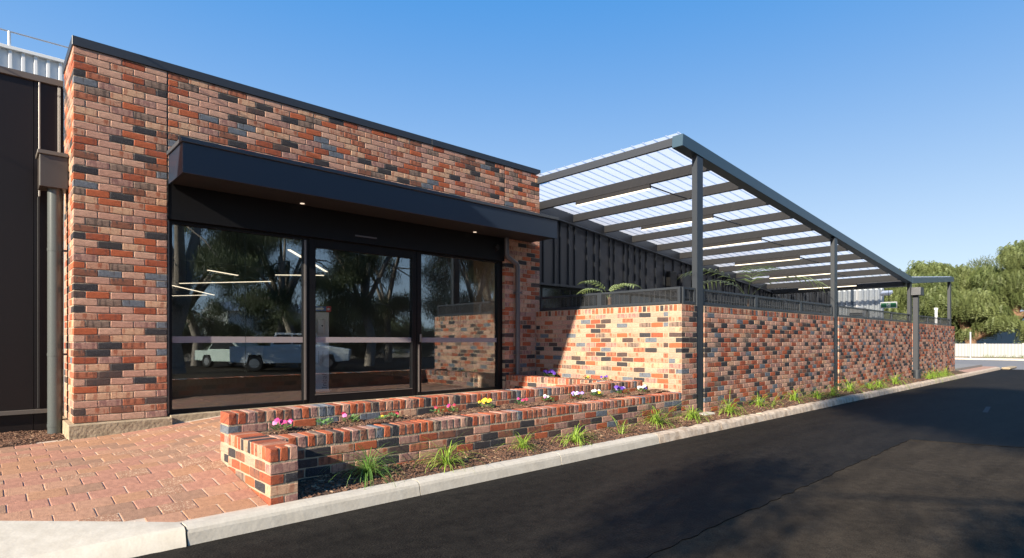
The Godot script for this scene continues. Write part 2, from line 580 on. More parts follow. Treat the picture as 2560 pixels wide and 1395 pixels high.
func rowlocks(list: Array, origin: Vector3, along: Vector3, nrm: Vector3, u0: float, u1: float, y: float, weights: Array, depth := 0.23) -> void:
	var count := int(round((u1 - u0 + 0.01) / 0.086))
	var pitch := (u1 - u0 + 0.01) / count
	for k in count:
		brick(list, "R", origin + along * (u0 + pitch * (k + 0.5) - 0.005) + Vector3(0, y + 0.055, 0), along, nrm, pitch - 0.010, weights, depth)


# the bricks that show largest become parts of their own, the rest one joined part
func place_bricks(owner: Node3D, list: Array, called := "brick", limit := 300, mats := []) -> void:
	if mats.is_empty(): mats = BR
	list.sort_custom(func(a, b): return a.s > b.s)
	var groups := {}
	for k in list.size():
		var d: Dictionary = list[k]
		var me := brick_mesh(d.k, d.v)
		if k < limit:
			var o := MeshInstance3D.new()
			o.mesh = me
			o.name = called if k == 0 else "%s_%03d" % [called, k]
			o.set_surface_override_material(0, mats[d.m])
			owner.add_child(o)
			var x: Transform3D = d.x
			x.origin -= owner.position
			o.transform = x
		else:
			if not groups.has(d.m):
				var st := SurfaceTool.new()
				st.begin(Mesh.PRIMITIVE_TRIANGLES)
				groups[d.m] = st
			groups[d.m].append_from(me, 0, d.x)
	if groups.is_empty(): return
	var all := ArrayMesh.new()
	var used := []
	for g in groups:
		groups[g].commit(all)
		used.append(mats[g])
	var rest := MeshInstance3D.new()
	rest.mesh = all
	rest.name = "%swork" % called
	for k in used.size():
		rest.set_surface_override_material(k, used[k])
	owner.add_child(rest, true)
	rest.position = -owner.position
	rest.set_meta("kind", "stuff")


# ------------------------------------------------------------------ ground shapes
func ramp(x: float) -> float:
	var xs := [-6.0, -0.05, 0.42, 0.92, 1.53, 1.95]
	var ys := [0.22, 0.337, 0.358, 0.402, 0.466, 0.502]
	if x <= xs[0]: return ys[0]
	for k in 5:
		if x <= xs[k + 1]:
			return lerpf(ys[k], ys[k + 1], (x - xs[k]) / (xs[k + 1] - xs[k]))
	return 0.502


func paving_y(x: float, z: float) -> float:
	var a := ramp(x)
	a -= 0.012 * maxf(0.0, z - 0.2) * clampf((1.6 - x) / 0.7, 0, 1)
	if z > 2.4 and x < 1.2:
		return lerpf(a, 0.178, (z - 2.4) / 1.38)
	return a


func apron_z(x: float) -> float:
	# where the pavers stop against the concrete crossover
	if x > 0.245: return 3.9
	return 3.775 - (0.245 - x) * 0.72 if x > -2.0 else 2.16


func street_bed_y(x: float, z: float) -> float:
	var y := lerpf(0.235, 0.185, clampf((z - 3.35) / 0.43, 0, 1))
	return y + 0.012 * sin(x * 5.1 + z * 9.0) * clampf((3.76 - z) * 12.0, 0, 1)


# a sheet over a rectangle in x and z with a height for every point
func sheet(x0: float, x1: float, z0: float, z1: float, nx: int, nz: int, height: Callable) -> MB:
	var mb := MB.new()
	for i in nx:
		for j in nz:
			var xa := lerpf(x0, x1, float(i) / nx)
			var xb := lerpf(x0, x1, float(i + 1) / nx)
			var za := lerpf(z0, z1, float(j) / nz)
			var zb := lerpf(z0, z1, float(j + 1) / nz)
			mb.quad(Vector3(xa, height.call(xa, zb), zb), Vector3(xb, height.call(xb, zb), zb), Vector3(xb, height.call(xb, za), za), Vector3(xa, height.call(xa, za), za))
	return mb


func smooth(mb: MB, out := ArrayMesh.new()) -> ArrayMesh:
	var st2 := SurfaceTool.new()
	st2.begin(Mesh.PRIMITIVE_TRIANGLES)
	for k in mb.v.size():
		st2.set_uv(Vector2.ZERO)
		st2.set_smooth_group(0)
		st2.add_vertex(mb.v[k])
	st2.index()
	st2.generate_normals()
	st2.commit(out)
	return out


func chip_mesh() -> ArrayMesh:
	var mb := MB.new()
	mb.xbox(Transform3D(Basis(Vector3(0, 1, 0), 0.0), Vector3.ZERO), Vector3(1, 0.22, 0.34), 0.08)
	return mb.mesh()


# bark chips strewn over a patch
func chips(owner: Node3D, areas: Array, s: int) -> void:
	var r := RandomNumberGenerator.new()
	r.seed = s
	var xs := []
	var cs := []
	for a in areas:
		for k in a.n:
			var x := r.randf_range(a.x0, a.x1)
			if a.get("near", false):
				x = a.x0 + (a.x1 - a.x0) * pow(r.randf(), 1.8)
			var z := r.randf_range(a.z0, a.z1)
			var y: float = a.h.call(x, z)
			var b := Basis.from_euler(Vector3(r.randf_range(-0.5, 0.5), r.randf_range(0, TAU), r.randf_range(-0.4, 0.4)))
			var l := r.randf_range(0.018, 0.052)
			xs.append(Transform3D(b.scaled(Vector3.ONE * l), Vector3(x, y + 0.004, z) - owner.position))
			var t := r.randf()
			var c := Color(0.050, 0.025, 0.015).lerp(Color(0.155, 0.080, 0.048), t)
			if r.randf() < 0.06: c = Color(0.27, 0.18, 0.115)
			cs.append(c)
	var mm := MultiMesh.new()
	mm.transform_format = MultiMesh.TRANSFORM_3D
	mm.use_colors = true
	mm.mesh = chip_mesh()
	mm.instance_count = xs.size()
	for k in xs.size():
		mm.set_instance_transform(k, xs[k])
		mm.set_instance_color(k, cs[k])
	mm.mesh.surface_set_material(0, M.chip)
	var o := MultiMeshInstance3D.new()
	o.multimesh = mm
	o.name = "bark_chips"
	o.set_meta("kind", "stuff")
	owner.add_child(o, true)


func build_ground() -> void:
	var g := MB.new()
	g.quad(Vector3(-500, -0.02, 500), Vector3(500, -0.02, 500), Vector3(500, -0.02, -500), Vector3(-500, -0.02, -500))
	structure("ground", g, M.earth)
	# older bitumen of the yard, seen beside the new strip and in the glass
	var old := MB.new()
	old.quad(Vector3(-60, ROAD - 0.008, 34), Vector3(60, ROAD - 0.008, 34), Vector3(60, ROAD - 0.008, 3.0), Vector3(-60, ROAD - 0.008, 3.0))
	structure("car_park", old, M.asphalt_old)
	# new bitumen: a strip along the kerb and everything past the patch, with an uneven rolled edge
	var r := RandomNumberGenerator.new()
	r.seed = 77
	var edge := []
	var x := -14.0
	while x < 8.85:
		edge.append(Vector3(x, ROAD, 6.19 + r.randf_range(-0.018, 0.018)))
		x += 0.09
	var z: float = edge[-1].z + 0.001
	while z < 34:
		edge.append(Vector3(8.86 + 0.36 * (z - 6.2) * 0.9 + r.randf_range(0.0, 0.03), ROAD, z))
		z += 0.12 if z < 9.0 else 2.0
	var first := 0
	for e in edge:
		if e.x < 8.855: first += 1
	var nb := MB.new()
	for k in edge.size() - 1:
		var a: Vector3 = edge[k]
		var b: Vector3 = edge[k + 1]
		if k < first - 1:
			nb.quad(a, b, Vector3(b.x, ROAD, 3.7), Vector3(a.x, ROAD, 3.7))
			nb.quad(a - Vector3(0, 0.01, 0), b - Vector3(0, 0.01, 0), b, a)
		elif k >= first:
			nb.quad(b, Vector3(36.5, ROAD, b.z), Vector3(36.5, ROAD, a.z), a)
			nb.quad(b - Vector3(0, 0.01, 0), b, a, a - Vector3(0, 0.01, 0))
	var last: Vector3 = edge[first - 1]
	nb.quad(last, Vector3(36.5, ROAD, last.z), Vector3(36.5, ROAD, 3.7), Vector3(last.x, ROAD, 3.7))
	structure("road", nb, M.asphalt_new)
	var cs := MB.new()
	cs.quad(Vector3(36.5, ROAD - 0.002, 120), Vector3(54, ROAD - 0.002, 120), Vector3(54, ROAD - 0.002, -120), Vector3(36.5, ROAD - 0.002, -120))
	structure("cross_street", cs, M.asphalt_street)
	var ve := sheet(54.0, 120.0, -120, 120, 6, 24, func(px, pz): return 0.16 + 0.05 * sin(px * 0.9 + pz * 0.7))
	structure("verge", ve, M.earth)
	var fk := structure("far_kerb", kerb_solid_z(53.85, 54.15, -60.0, 60.0), M.concrete_new)
	# worn lane mark
	var lm := MB.new()
	lm.quad(Vector3(13.6, ROAD + 0.004, 6.42), Vector3(14.9, ROAD + 0.004, 6.30), Vector3(14.9, ROAD + 0.004, 6.22), Vector3(13.6, ROAD + 0.004, 6.34))
	structure("road_mark", lm, mat("worn_paint", lin(0.032, 0.032, 0.033), 0.8))
	# kerb stones
	var cuts := [0.245, 2.13, 4.02, 6.0, 7.74, 9.3, 10.52, 12.0, 12.95, 14.9, 16.8, 18.7, 20.6, 22.5, 24.4, 26.3, 28.2, 30.1, 32.0, 33.9, 35.8]
	var kerb := Node3D.new()
	kerb.name = "kerb"
	add_child(kerb)
	kerb.set_meta("kind", "structure")
	for k in cuts.size() - 1:
		var a: float = cuts[k] + 0.005
		var b: float = cuts[k + 1] - 0.005
		var old_stone: bool = cuts[k] > 5.5
		var mb := MB.new()
		var prof := [Vector2(3.79, 0.0), Vector2(3.79, 0.186), Vector2(3.885, 0.190), Vector2(3.915, 0.184), Vector2(3.935, 0.168), Vector2(3.945, 0.145), Vector2(3.975, 0.0)]
		var n := 14
		var rings := []
		for i in n + 1:
			var px := lerpf(a, b, float(i) / n)
			var ring := []
			var wob := (0.004 if old_stone else 0.0012)
			for q in prof:
				var chip := 0.0
				if old_stone and q.y > 0.14 and r.randf() < 0.10: chip = -0.012
				ring.append(Vector3(px, q.y + chip + r.randf_range(-wob, wob) * (1.0 if q.y > 0.1 else 0.0), q.x + r.randf_range(-wob, wob)))
			rings.append(ring)
		for i in n:
			for j in prof.size() - 1:
				mb.quad(rings[i][j], rings[i][j + 1], rings[i + 1][j + 1], rings[i + 1][j])
		for i in [0, n]:
			for j in range(1, prof.size() - 1):
				if i == 0: mb.tri(rings[i][0], rings[i][j + 1], rings[i][j])
				else: mb.tri(rings[i][0], rings[i][j], rings[i][j + 1])
		var o := part(kerb, "kerb_stone", mb, M.concrete_old if old_stone else M.concrete_new)
	var fill := MB.new()
	fill.box(Vector3(0.2, 0.0, 3.80), Vector3(35.8, 0.150, 3.925))
	part(kerb, "kerb_bedding", fill, M.slab)
	# concrete crossover at the corner
	var ap := MB.new()
	var lines := []
	for k in 41:
		var px := lerpf(0.236, -5.8, k / 40.0)
		var t := clampf((0.236 - px) / 0.8, 0, 1)
		var ez := apron_z(px)
		var ey := paving_y(px, ez) + 0.006
		var topy := lerpf(0.186, 0.150, t)
		var tz := lerpf(3.905, 3.78, t)
		lines.append([Vector3(px, ey - 0.10, ez), Vector3(px, ey, ez), Vector3(px, maxf(paving_y(px, minf(ez + 0.22, 3.78)) + 0.007, topy), minf(ez + 0.22, tz - 0.02)), Vector3(px, topy + 0.002, tz), Vector3(px, topy - 0.012, tz + 0.035), Vector3(px, ROAD - 0.05, 3.985)])
	var face := MB.new()
	for k in 40:
		for j in [1, 2]:
			ap.quad(lines[k + 1][j], lines[k + 1][j + 1], lines[k][j + 1], lines[k][j])
		for j in [3, 4]:
			face.quad(lines[k + 1][j], lines[k + 1][j + 1], lines[k][j + 1], lines[k][j])
	var top := smooth(ap)
	smooth(face, top)
	var side := MB.new()
	for j in range(1, 5):
		side.tri(lines[0][0], lines[0][j], lines[0][j + 1])
	side.add_to(top)
	structure("concrete_crossover", top, M.concrete_new)
	# paving: a bed of sand and brick pavers on it
	var pave := Node3D.new()
	pave.name = "brick_paving"
	add_child(pave)
	pave.set_meta("kind", "structure")
	part(pave, "sand_bed", sheet(-5.8, 0.868, 0.0, 3.80, 140, 76, func(px, pz): return paving_y(px, pz) - 0.006 - 0.09 * clampf((pz - apron_z(px) - 0.02) * 25.0, 0, 1)), M.sand)
	part(pave, "sand_bed", sheet(0.868, 6.8, 0.0, 2.56, 60, 10, func(px, pz): return paving_y(px, pz) - 0.006), M.sand)
	var list := []
	var row := 0
	var pz := 0.24
	while pz < 3.80:
		var px := -5.7 + (0.12 if row % 2 else 0.0) + r.randf_range(-0.008, 0.008)
		while px < 6.75:
			var ok := pz < apron_z(px - 0.1) + 0.12 and (px - 0.1155 < 0.81 or pz < 2.44)
			var pw := 0.2345
			var pc := px
			if pz > 2.44 and px + 0.1155 > 0.860:
				pw = 0.860 - (px - 0.1155)
				pc = px - 0.1155 + pw * 0.5
				if pw < 0.04: ok = false
			if px < 0.06 and pz < 0.14: ok = false
			if ok:
				var h := paving_y(pc, pz)
				var dx := (paving_y(px + 0.05, pz) - paving_y(px - 0.05, pz)) / 0.1
				var dz := (paving_y(px, pz + 0.05) - paving_y(px, pz - 0.05)) / 0.1
				var along := Vector3(1, dx, 0).normalized()
				var nrm := Vector3(-dx, 1, -dz).normalized()
				brick(list, "P", Vector3(pc, h, pz), along, nrm, pw, [0.3, 0.26, 0.14, 0.16, 0.14], 0.11)
			px += 0.2405
		pz += 0.1995
		row += 1
	place_bricks(pave, list, "paver", 300, PV)
	# garden bed along the kerb
	var bed := structure("garden_bed", sheet(1.06, 28.86, 3.2, 3.8, 160, 8, func(px, pz2): return street_bed_y(px, pz2)), M.soil)
	chips(bed, [{"x0": 1.09, "x1": 9.0, "z0": 3.33, "z1": 3.79, "n": 5200, "h": street_bed_y}, {"x0": 9.0, "x1": 27.0, "z0": 3.33, "z1": 3.79, "n": 3000, "h": street_bed_y, "near": true}], 301)
	# the mulch under the wall on the left
	var lb := func(px, pz2): return 0.325 + 0.01 * sin(px * 9.0 + pz2 * 7.0) + 0.02 * (0.2 - pz2) * 0.3
	var left := structure("mulch_bed", sheet(-5.8, -0.02, -1.05, 0.16, 30, 8, lb), M.soil)
	chips(left, [{"x0": -1.4, "x1": -0.03, "z0": -1.0, "z1": 0.12, "n": 2600, "h": lb}], 302)
	var cy := MB.new()
	cy.box(Vector3(7.72, 0.0, -1.3), Vector3(36.0, 0.28, 3.23))
	structure("courtyard_floor", cy, M.courtyard_paving)
	var fp := MB.new()
	fp.box(Vector3(28.86, 0.0, -20), Vector3(36.4, 0.181, 3.785))
	structure("footpath", fp, M.foot_brick)


func kerb_solid_z(x0: float, x1: float, z0: float, z1: float) -> MB:
	var mb := MB.new()
	mb.box(Vector3(x0, 0, z0), Vector3(x1, 0.19, z1), 0.02)
	return mb


# ------------------------------------------------------------------ the brick entrance
const EX := Vector3(1, 0, 0)
const EZ := Vector3(0, 0, 1)

func build_entrance() -> void:
	var b := thing("entrance_building", "brick entrance block with dark flat canopy over glass doors", "building", Vector3(3.85, 0.5, -0.5))
	var core := MB.new()
	core.box(Vector3(0.0045, 0.5, -0.98), Vector3(0.951, 4.886, -0.0065))
	core.box(Vector3(0.951, 3.505, -0.98), Vector3(6.741, 4.886, -0.0065))
	core.box(Vector3(6.741, 0.5, -0.98), Vector3(7.701, 4.886, -0.0065))
	part(b, "mortar", core, M.mortar)
	var list := []
	var o := Vector3(0, 0.5, 0)
	courses(list, o, EX, EZ, 0.0, 0.952, 0, 51, W_FACADE, 0, true)
	courses(list, o, EX, EZ, 0.966, 6.724, 35, 51, W_FACADE, 0)
	courses(list, o, EX, EZ, 6.740, 7.706, 0, 51, W_FACADE, 0)
	# left return: quoins from the front show here, so the bond starts behind them
	for c in 51:
		var u := 0.24 if c % 2 else 0.12
		var z := -u
		while z > -0.97:
			var w := minf(0.23, z + 0.985)
			if w < 0.04: break
			brick(list, "H" if w < 0.15 else "S", Vector3(0, 0.5 + c * 0.086 + 0.043, z - w * 0.5), EZ, -EX, w, W_FACADE)
			z -= w + 0.01
	place_bricks(b, list, "brick", 300)
	var j := MB.new()
	j.box(Vector3(0.953, 0.5, -0.05), Vector3(0.965, 4.89, -0.004))
	j.box(Vector3(6.726, 3.4, -0.05), Vector3(6.738, 4.89, -0.004))
	part(b, "control_joint", j, M.sealant)
	var cap := MB.new()
	cap.box(Vector3(-0.012, 4.888, -1.0), Vector3(5.0, 4.998, 0.014), 0.004)
	cap.box(Vector3(5.004, 4.888, -1.0), Vector3(7.72, 4.998, 0.014), 0.004)
	part(b, "parapet_capping", cap, M.cap_dark)
	# slab edge
	var sl := MB.new()
	sl.box(Vector3(-0.055, 0.02, -1.0), Vector3(0.985, 0.497, 0.13), 0.006)
	sl.box(Vector3(0.985, 0.02, -0.6), Vector3(6.76, 0.515, 0.05), 0.004)
	sl.box(Vector3(6.76, 0.02, -1.0), Vector3(7.70, 0.499, 0.03))
	part(b, "slab_edge", sl, M.slab)
	# canopy: an open tray, deep fascia in front and on the left
	var can := MB.new()
	can.box(Vector3(0.966, 3.455, 0.690), Vector3(7.472, 3.815, 0.710), 0.003)
	can.box(Vector3(0.966, 3.455, 0.004), Vector3(0.986, 3.815, 0.690), 0.002)
	var canopy := part(b, "canopy", can, M.canopy)
	var fl := MB.new()
	fl.box(Vector3(0.945, 3.818, 0.60), Vector3(7.495, 3.868, 0.735), 0.003)
	fl.box(Vector3(0.945, 3.818, 0.004), Vector3(1.07, 3.868, 0.598), 0.003)
	part(canopy, "canopy_flange", fl, mat("flange", lin(0.045, 0.052, 0.062), 0.45))
	var so := MB.new()
	so.box(Vector3(0.988, 3.470, -0.004), Vector3(4.245, 3.50, 0.688))
	so.box(Vector3(4.250, 3.470, -0.004), Vector3(7.465, 3.50, 0.688))
	part(canopy, "soffit", so, M.soffit)
	for px in [2.66, 5.90]:
		var d := MB.new()
		d.tube([Vector3(px, 3.464, 0.10), Vector3(px, 3.471, 0.10)], [0.032], 16)
		part(canopy, "downlight", d, M.downlight_glow)
	# glazing
	var gz := -0.12
	var hd := MB.new()
	hd.box(Vector3(0.967, 3.02, -0.20), Vector3(6.739, 3.503, -0.012))
	part(b, "head_panel", hd, M.frame_dark)
	var fr := func(x0: float, x1: float, y0: float, y1: float, wl: float, wr: float, wt: float, wb: float) -> MB:
		var mb := MB.new()
		mb.box(Vector3(x0, y0, gz - 0.05), Vector3(x0 + wl, y1, gz + 0.045), 0.002)
		mb.box(Vector3(x1 - wr, y0, gz - 0.05), Vector3(x1, y1, gz + 0.045), 0.002)
		mb.box(Vector3(x0 + wl, y1 - wt, gz - 0.048), Vector3(x1 - wr, y1, gz + 0.043), 0.002)
		mb.box(Vector3(x0 + wl, y0, gz - 0.048), Vector3(x1 - wr, y0 + wb, gz + 0.043), 0.002)
		return mb
	var pane := func(holder: Node3D, x0: float, x1: float, y0: float, y1: float) -> void:
		var mb := MB.new()
		mb.box(Vector3(x0, y0, gz - 0.006), Vector3(x1, y1, gz + 0.006))
		part(holder, "pane", mb, M.glass)
		var bd := MB.new()
		bd.box(Vector3(x0, 1.437, gz + 0.008), Vector3(x1, 1.522, gz + 0.010))
		part(holder, "frosted_band", bd, M.frosted_band)
	var w1 := part(b, "window", fr.call(0.97, 2.80, 0.516, 3.02, 0.055, 0.045, 0.045, 0.055), M.frame_dark)
	pane.call(w1, 1.025, 1.936, 0.571, 2.975)
	pane.call(w1, 1.942, 2.755, 0.571, 2.975)
	var dr := part(b, "sliding_door", fr.call(2.84, 4.72, 0.517, 3.02, 0.10, 0.06, 0.14, 0.13), M.frame_dark)
	pane.call(dr, 2.94, 4.66, 0.647, 2.88)
	var w2 := part(b, "window", fr.call(4.76, 6.735, 0.516, 3.02, 0.085, 0.12, 0.035, 0.055), M.frame_dark)
	pane.call(w2, 4.845, 5.728, 0.571, 2.985)
	pane.call(w2, 5.734, 6.615, 0.571, 2.985)
	var mu := MB.new()
	mu.box(Vector3(2.800, 0.516, -0.17), Vector3(2.838, 3.02, -0.085), 0.002)
	mu.box(Vector3(4.722, 0.516, -0.17), Vector3(4.758, 3.02, -0.085), 0.002)
	part(b, "mullion", mu, M.frame_dark)
	var ed := MB.new()
	ed.box(Vector3(2.760, 0.58, -0.073), Vector3(2.790, 2.97, -0.064))
	ed.box(Vector3(4.775, 0.58, -0.073), Vector3(4.800, 1.40, -0.062))
	ed.box(Vector3(2.93, 0.640, -0.076), Vector3(4.66, 0.652, -0.070))
	ed.box(Vector3(0.972, 0.53, -0.073), Vector3(0.988, 3.02, -0.060))
	part(b, "frame_trim", ed, M.frame_edge)
	var sen := MB.new()
	sen.box(Vector3(3.55, 3.11, -0.05), Vector3(3.95, 3.15, -0.01), 0.01)
	part(b, "door_sensor", sen, M.pipe_dark)
	var hn := MB.new()
	hn.box(Vector3(4.80, 1.44, -0.075), Vector3(4.84, 1.58, -0.045), 0.008)
	part(b, "door_handle", hn, M.frame_edge)
	var ds := MB.new()
	ds.tube([Vector3(6.53, 3.27, -0.05), Vector3(6.53, 3.27, 0.03)], [0.07, 0.05], 14)
	part(b, "camera_dome", ds, M.black)
	# the room behind the glass
	var rm := MB.new()
	rm.box(Vector3(0.2, 0.50, -15.2), Vector3(0.3, 4.6, -0.985))
	rm.box(Vector3(7.5, 0.50, -15.2), Vector3(7.6, 4.6, -0.985))
	rm.box(Vector3(0.2, 0.50, -15.3), Vector3(7.6, 4.6, -15.2))
	rm.box(Vector3(0.952, 0.516, -0.984), Vector3(0.96, 3.42, -0.20))
	part(b, "interior_wall", rm, M.room_wall)
	var rf := MB.new()
	rf.box(Vector3(0.2, 0.30, -15.2), Vector3(7.6, 0.50, -0.60))
	part(b, "interior_floor", rf, M.room_floor)
	var rc := MB.new()
	rc.box(Vector3(0.2, 4.40, -15.3), Vector3(7.6, 4.6, -0.985))
	part(b, "interior_ceiling", rc, M.room_ceiling)
	# downpipe at the right of the doors
	var dp := thing("downpipe", "dark grey swan-neck downpipe on the shaded brick beside the glass doors", "downpipe", Vector3(7.015, 0.8, 0.07))
	var pm := MB.new()
	pm.tube([Vector3(7.015, 0.62, 0.07), Vector3(7.015, 2.93, 0.07), Vector3(6.99, 2.98, 0.07), Vector3(6.74, 3.10, 0.07), Vector3(6.72, 3.15, 0.07), Vector3(6.72, 3.468, 0.07)], [0.047], 14)
	part(dp, "pipe", pm, M.pipe_dark)
	for y in [1.2, 2.4]:
		var br := MB.new()
		br.box(Vector3(6.955, y, 0.003), Vector3(7.075, y + 0.03, 0.125), 0.004)
		part(dp, "bracket", br, M.pipe_dark)


func pendant(a: Vector3, c: Vector3, label: String) -> void:
	var mid := (a + c) * 0.5
	var t := thing("pendant_light", label, "light", mid, "linear lights in the room behind the glass")
	var d := c - a
	var bs := Basis(d.normalized(), Vector3.UP, d.normalized().cross(Vector3.UP))
	var h := MB.new()
	h.xbox(Transform3D(bs, mid + Vector3(0, 0.05, 0)), Vector3(d.length(), 0.075, 0.06), 0.004)
	part(t, "housing", h, M.black)
	var g := MB.new()
	g.xbox(Transform3D(bs, mid + Vector3(0, 0.006, 0)), Vector3(d.length() - 0.02, 0.012, 0.05))
	part(t, "diffuser", g, M.led_light)
	for q in [0.08, 0.92]:
		var w := MB.new()
		var p := a.lerp(c, q)
		w.tube([p + Vector3(0, 0.08, 0), Vector3(p.x, 4.4, p.z)], [0.004], 5)
		part(t, "wire", w, M.black)
	area_light(t, Vector3(0, -0.02, 0), d.length(), 0.05, atan2(-d.z, d.x), 0.06)


func area_light(owner: Node3D, at: Vector3, w: float, h: float, turn: float, energy: float) -> void:
	var l := AreaLight3D.new()
	l.name = "lamp_light"
	l.area_size = Vector2(w, h)
	l.light_energy = energy
	l.light_color = Color(1.0, 0.93, 0.82)
	l.shadow_enabled = true
	owner.add_child(l, true)
	l.position = at
	l.basis = Basis(Vector3.UP, turn) * Basis(Vector3.RIGHT, -PI / 2)


func build_room_things() -> void:
	pendant(Vector3(3.04, 3.0, -1.36), Vector3(4.88, 3.0, -3.88), "slanting pendant light strip with black housing crossing the door mullion")
	pendant(Vector3(2.85, 3.0, -5.36), Vector3(3.66, 3.0, -5.97), "short slanting pendant light strip behind the left window")
	pendant(Vector3(3.13, 3.0, -9.03), Vector3(4.74, 3.0, -6.83), "longest level pendant light strip behind the left window")
	pendant(Vector3(3.12, 3.0, -9.79), Vector3(4.98, 3.0, -12.63), "pendant light strip falling to the right below the longest strip")
	pendant(Vector3(4.0, 3.0, -14.0), Vector3(4.8, 3.0, -12.8), "lowest level pendant light strip beside the brick pier")
	pendant(Vector3(4.27, 3.0, -5.29), Vector3(5.15, 3.0, -4.59), "level pendant light strip below the slanting one at the mullion")
	# sanitiser stand
	var yaw := -0.75
	var B := Basis(Vector3.UP, -yaw * 0.5)
	var base := Vector3(4.02, 0.50, -2.25)
	var t := thing("sanitiser_stand", "tall white hand sanitiser stand behind the sliding door glass", "sanitiser stand", base)
	var X := Transform3D(Basis(Vector3.UP, 0.55).inverse(), base)
	var bd := MB.new()
	bd.xbox(X * Transform3D(Basis(), Vector3(0, 0.76, 0)), Vector3(0.27, 1.50, 0.04), 0.008)
	bd.xbox(X * Transform3D(Basis(), Vector3(0, 0.008, 0)), Vector3(0.34, 0.014, 0.34), 0.003)
	part(t, "panel", bd, M.plastic_white)
	var ds := MB.new()
	ds.xbox(X * Transform3D(Basis(), Vector3(0, 1.24, 0.07)), Vector3(0.15, 0.30, 0.10), 0.03)
	var dsp := part(t, "dispenser", ds, M.plastic_white)
	var ev := MB.new()
	ev.tube([X * Vector3(0.03, 1.25, 0.119), X * Vector3(0.03, 1.25, 0.123)], [0.015], 10)
	part(dsp, "sensor_eye", ev, M.ink)
	var sg := MB.new()
	sg.xbox(X * Transform3D(Basis(), Vector3(-0.03, 1.58, 0.01)), Vector3(0.24, 0.09, 0.012))
	part(t, "arrow_sign", sg, M.sign_blue)
	var ar := MB.new()
	ar.prism(X * Transform3D(Basis(), Vector3(-0.03, 1.58, 0.0165)), [Vector2(-0.11, -0.02), Vector2(0.03, -0.02), Vector2(0.03, -0.034), Vector2(0.085, 0), Vector2(0.03, 0.034), Vector2(0.03, 0.02), Vector2(-0.11, 0.02)], 0.002)
	part(t, "arrow", ar, M.plastic_white)
	var rd := MB.new()
	rd.xbox(X * Transform3D(Basis(), Vector3(0.135, 1.575, 0.01)), Vector3(0.085, 0.11, 0.012))
	part(t, "red_sign", rd, M.sign_red)
	var hd := MB.new()
	hd.prism(X * Transform3D(Basis(), Vector3(0.135, 1.575, 0.0165)), [Vector2(-0.02, -0.02), Vector2(0.02, -0.02), Vector2(0.025, 0.01), Vector2(0.0, 0.025), Vector2(-0.025, 0.01)], 0.002)
	part(t, "hand_icon", hd, M.plastic_white)
	var tm := TextMesh.new()
	tm.text = "Initial"
	var sf := SystemFont.new()
	sf.font_names = PackedStringArray(["Droid Sans"])
	tm.font = sf
	tm.font_size = 32
	tm.pixel_size = 0.0034
	tm.depth = 0.002
	var o := MeshInstance3D.new()
	o.mesh = tm
	o.name = "lettering"
	o.set_surface_override_material(0, M.ink)
	t.add_child(o)
	var LX := X * Transform3D(Basis(Vector3(0, 0, 1), PI / 2), Vector3(0.06, 0.19, 0.0215))
	LX.origin -= base
	o.transform = LX
	var gr := MB.new()
	for q in [-0.05, 0.03]:
		gr.xbox(X * Transform3D(Basis(), Vector3(q, 0.66, 0.021)), Vector3(0.006, 0.22, 0.003))
	part(t, "print_line", gr, M.pipe_grey)


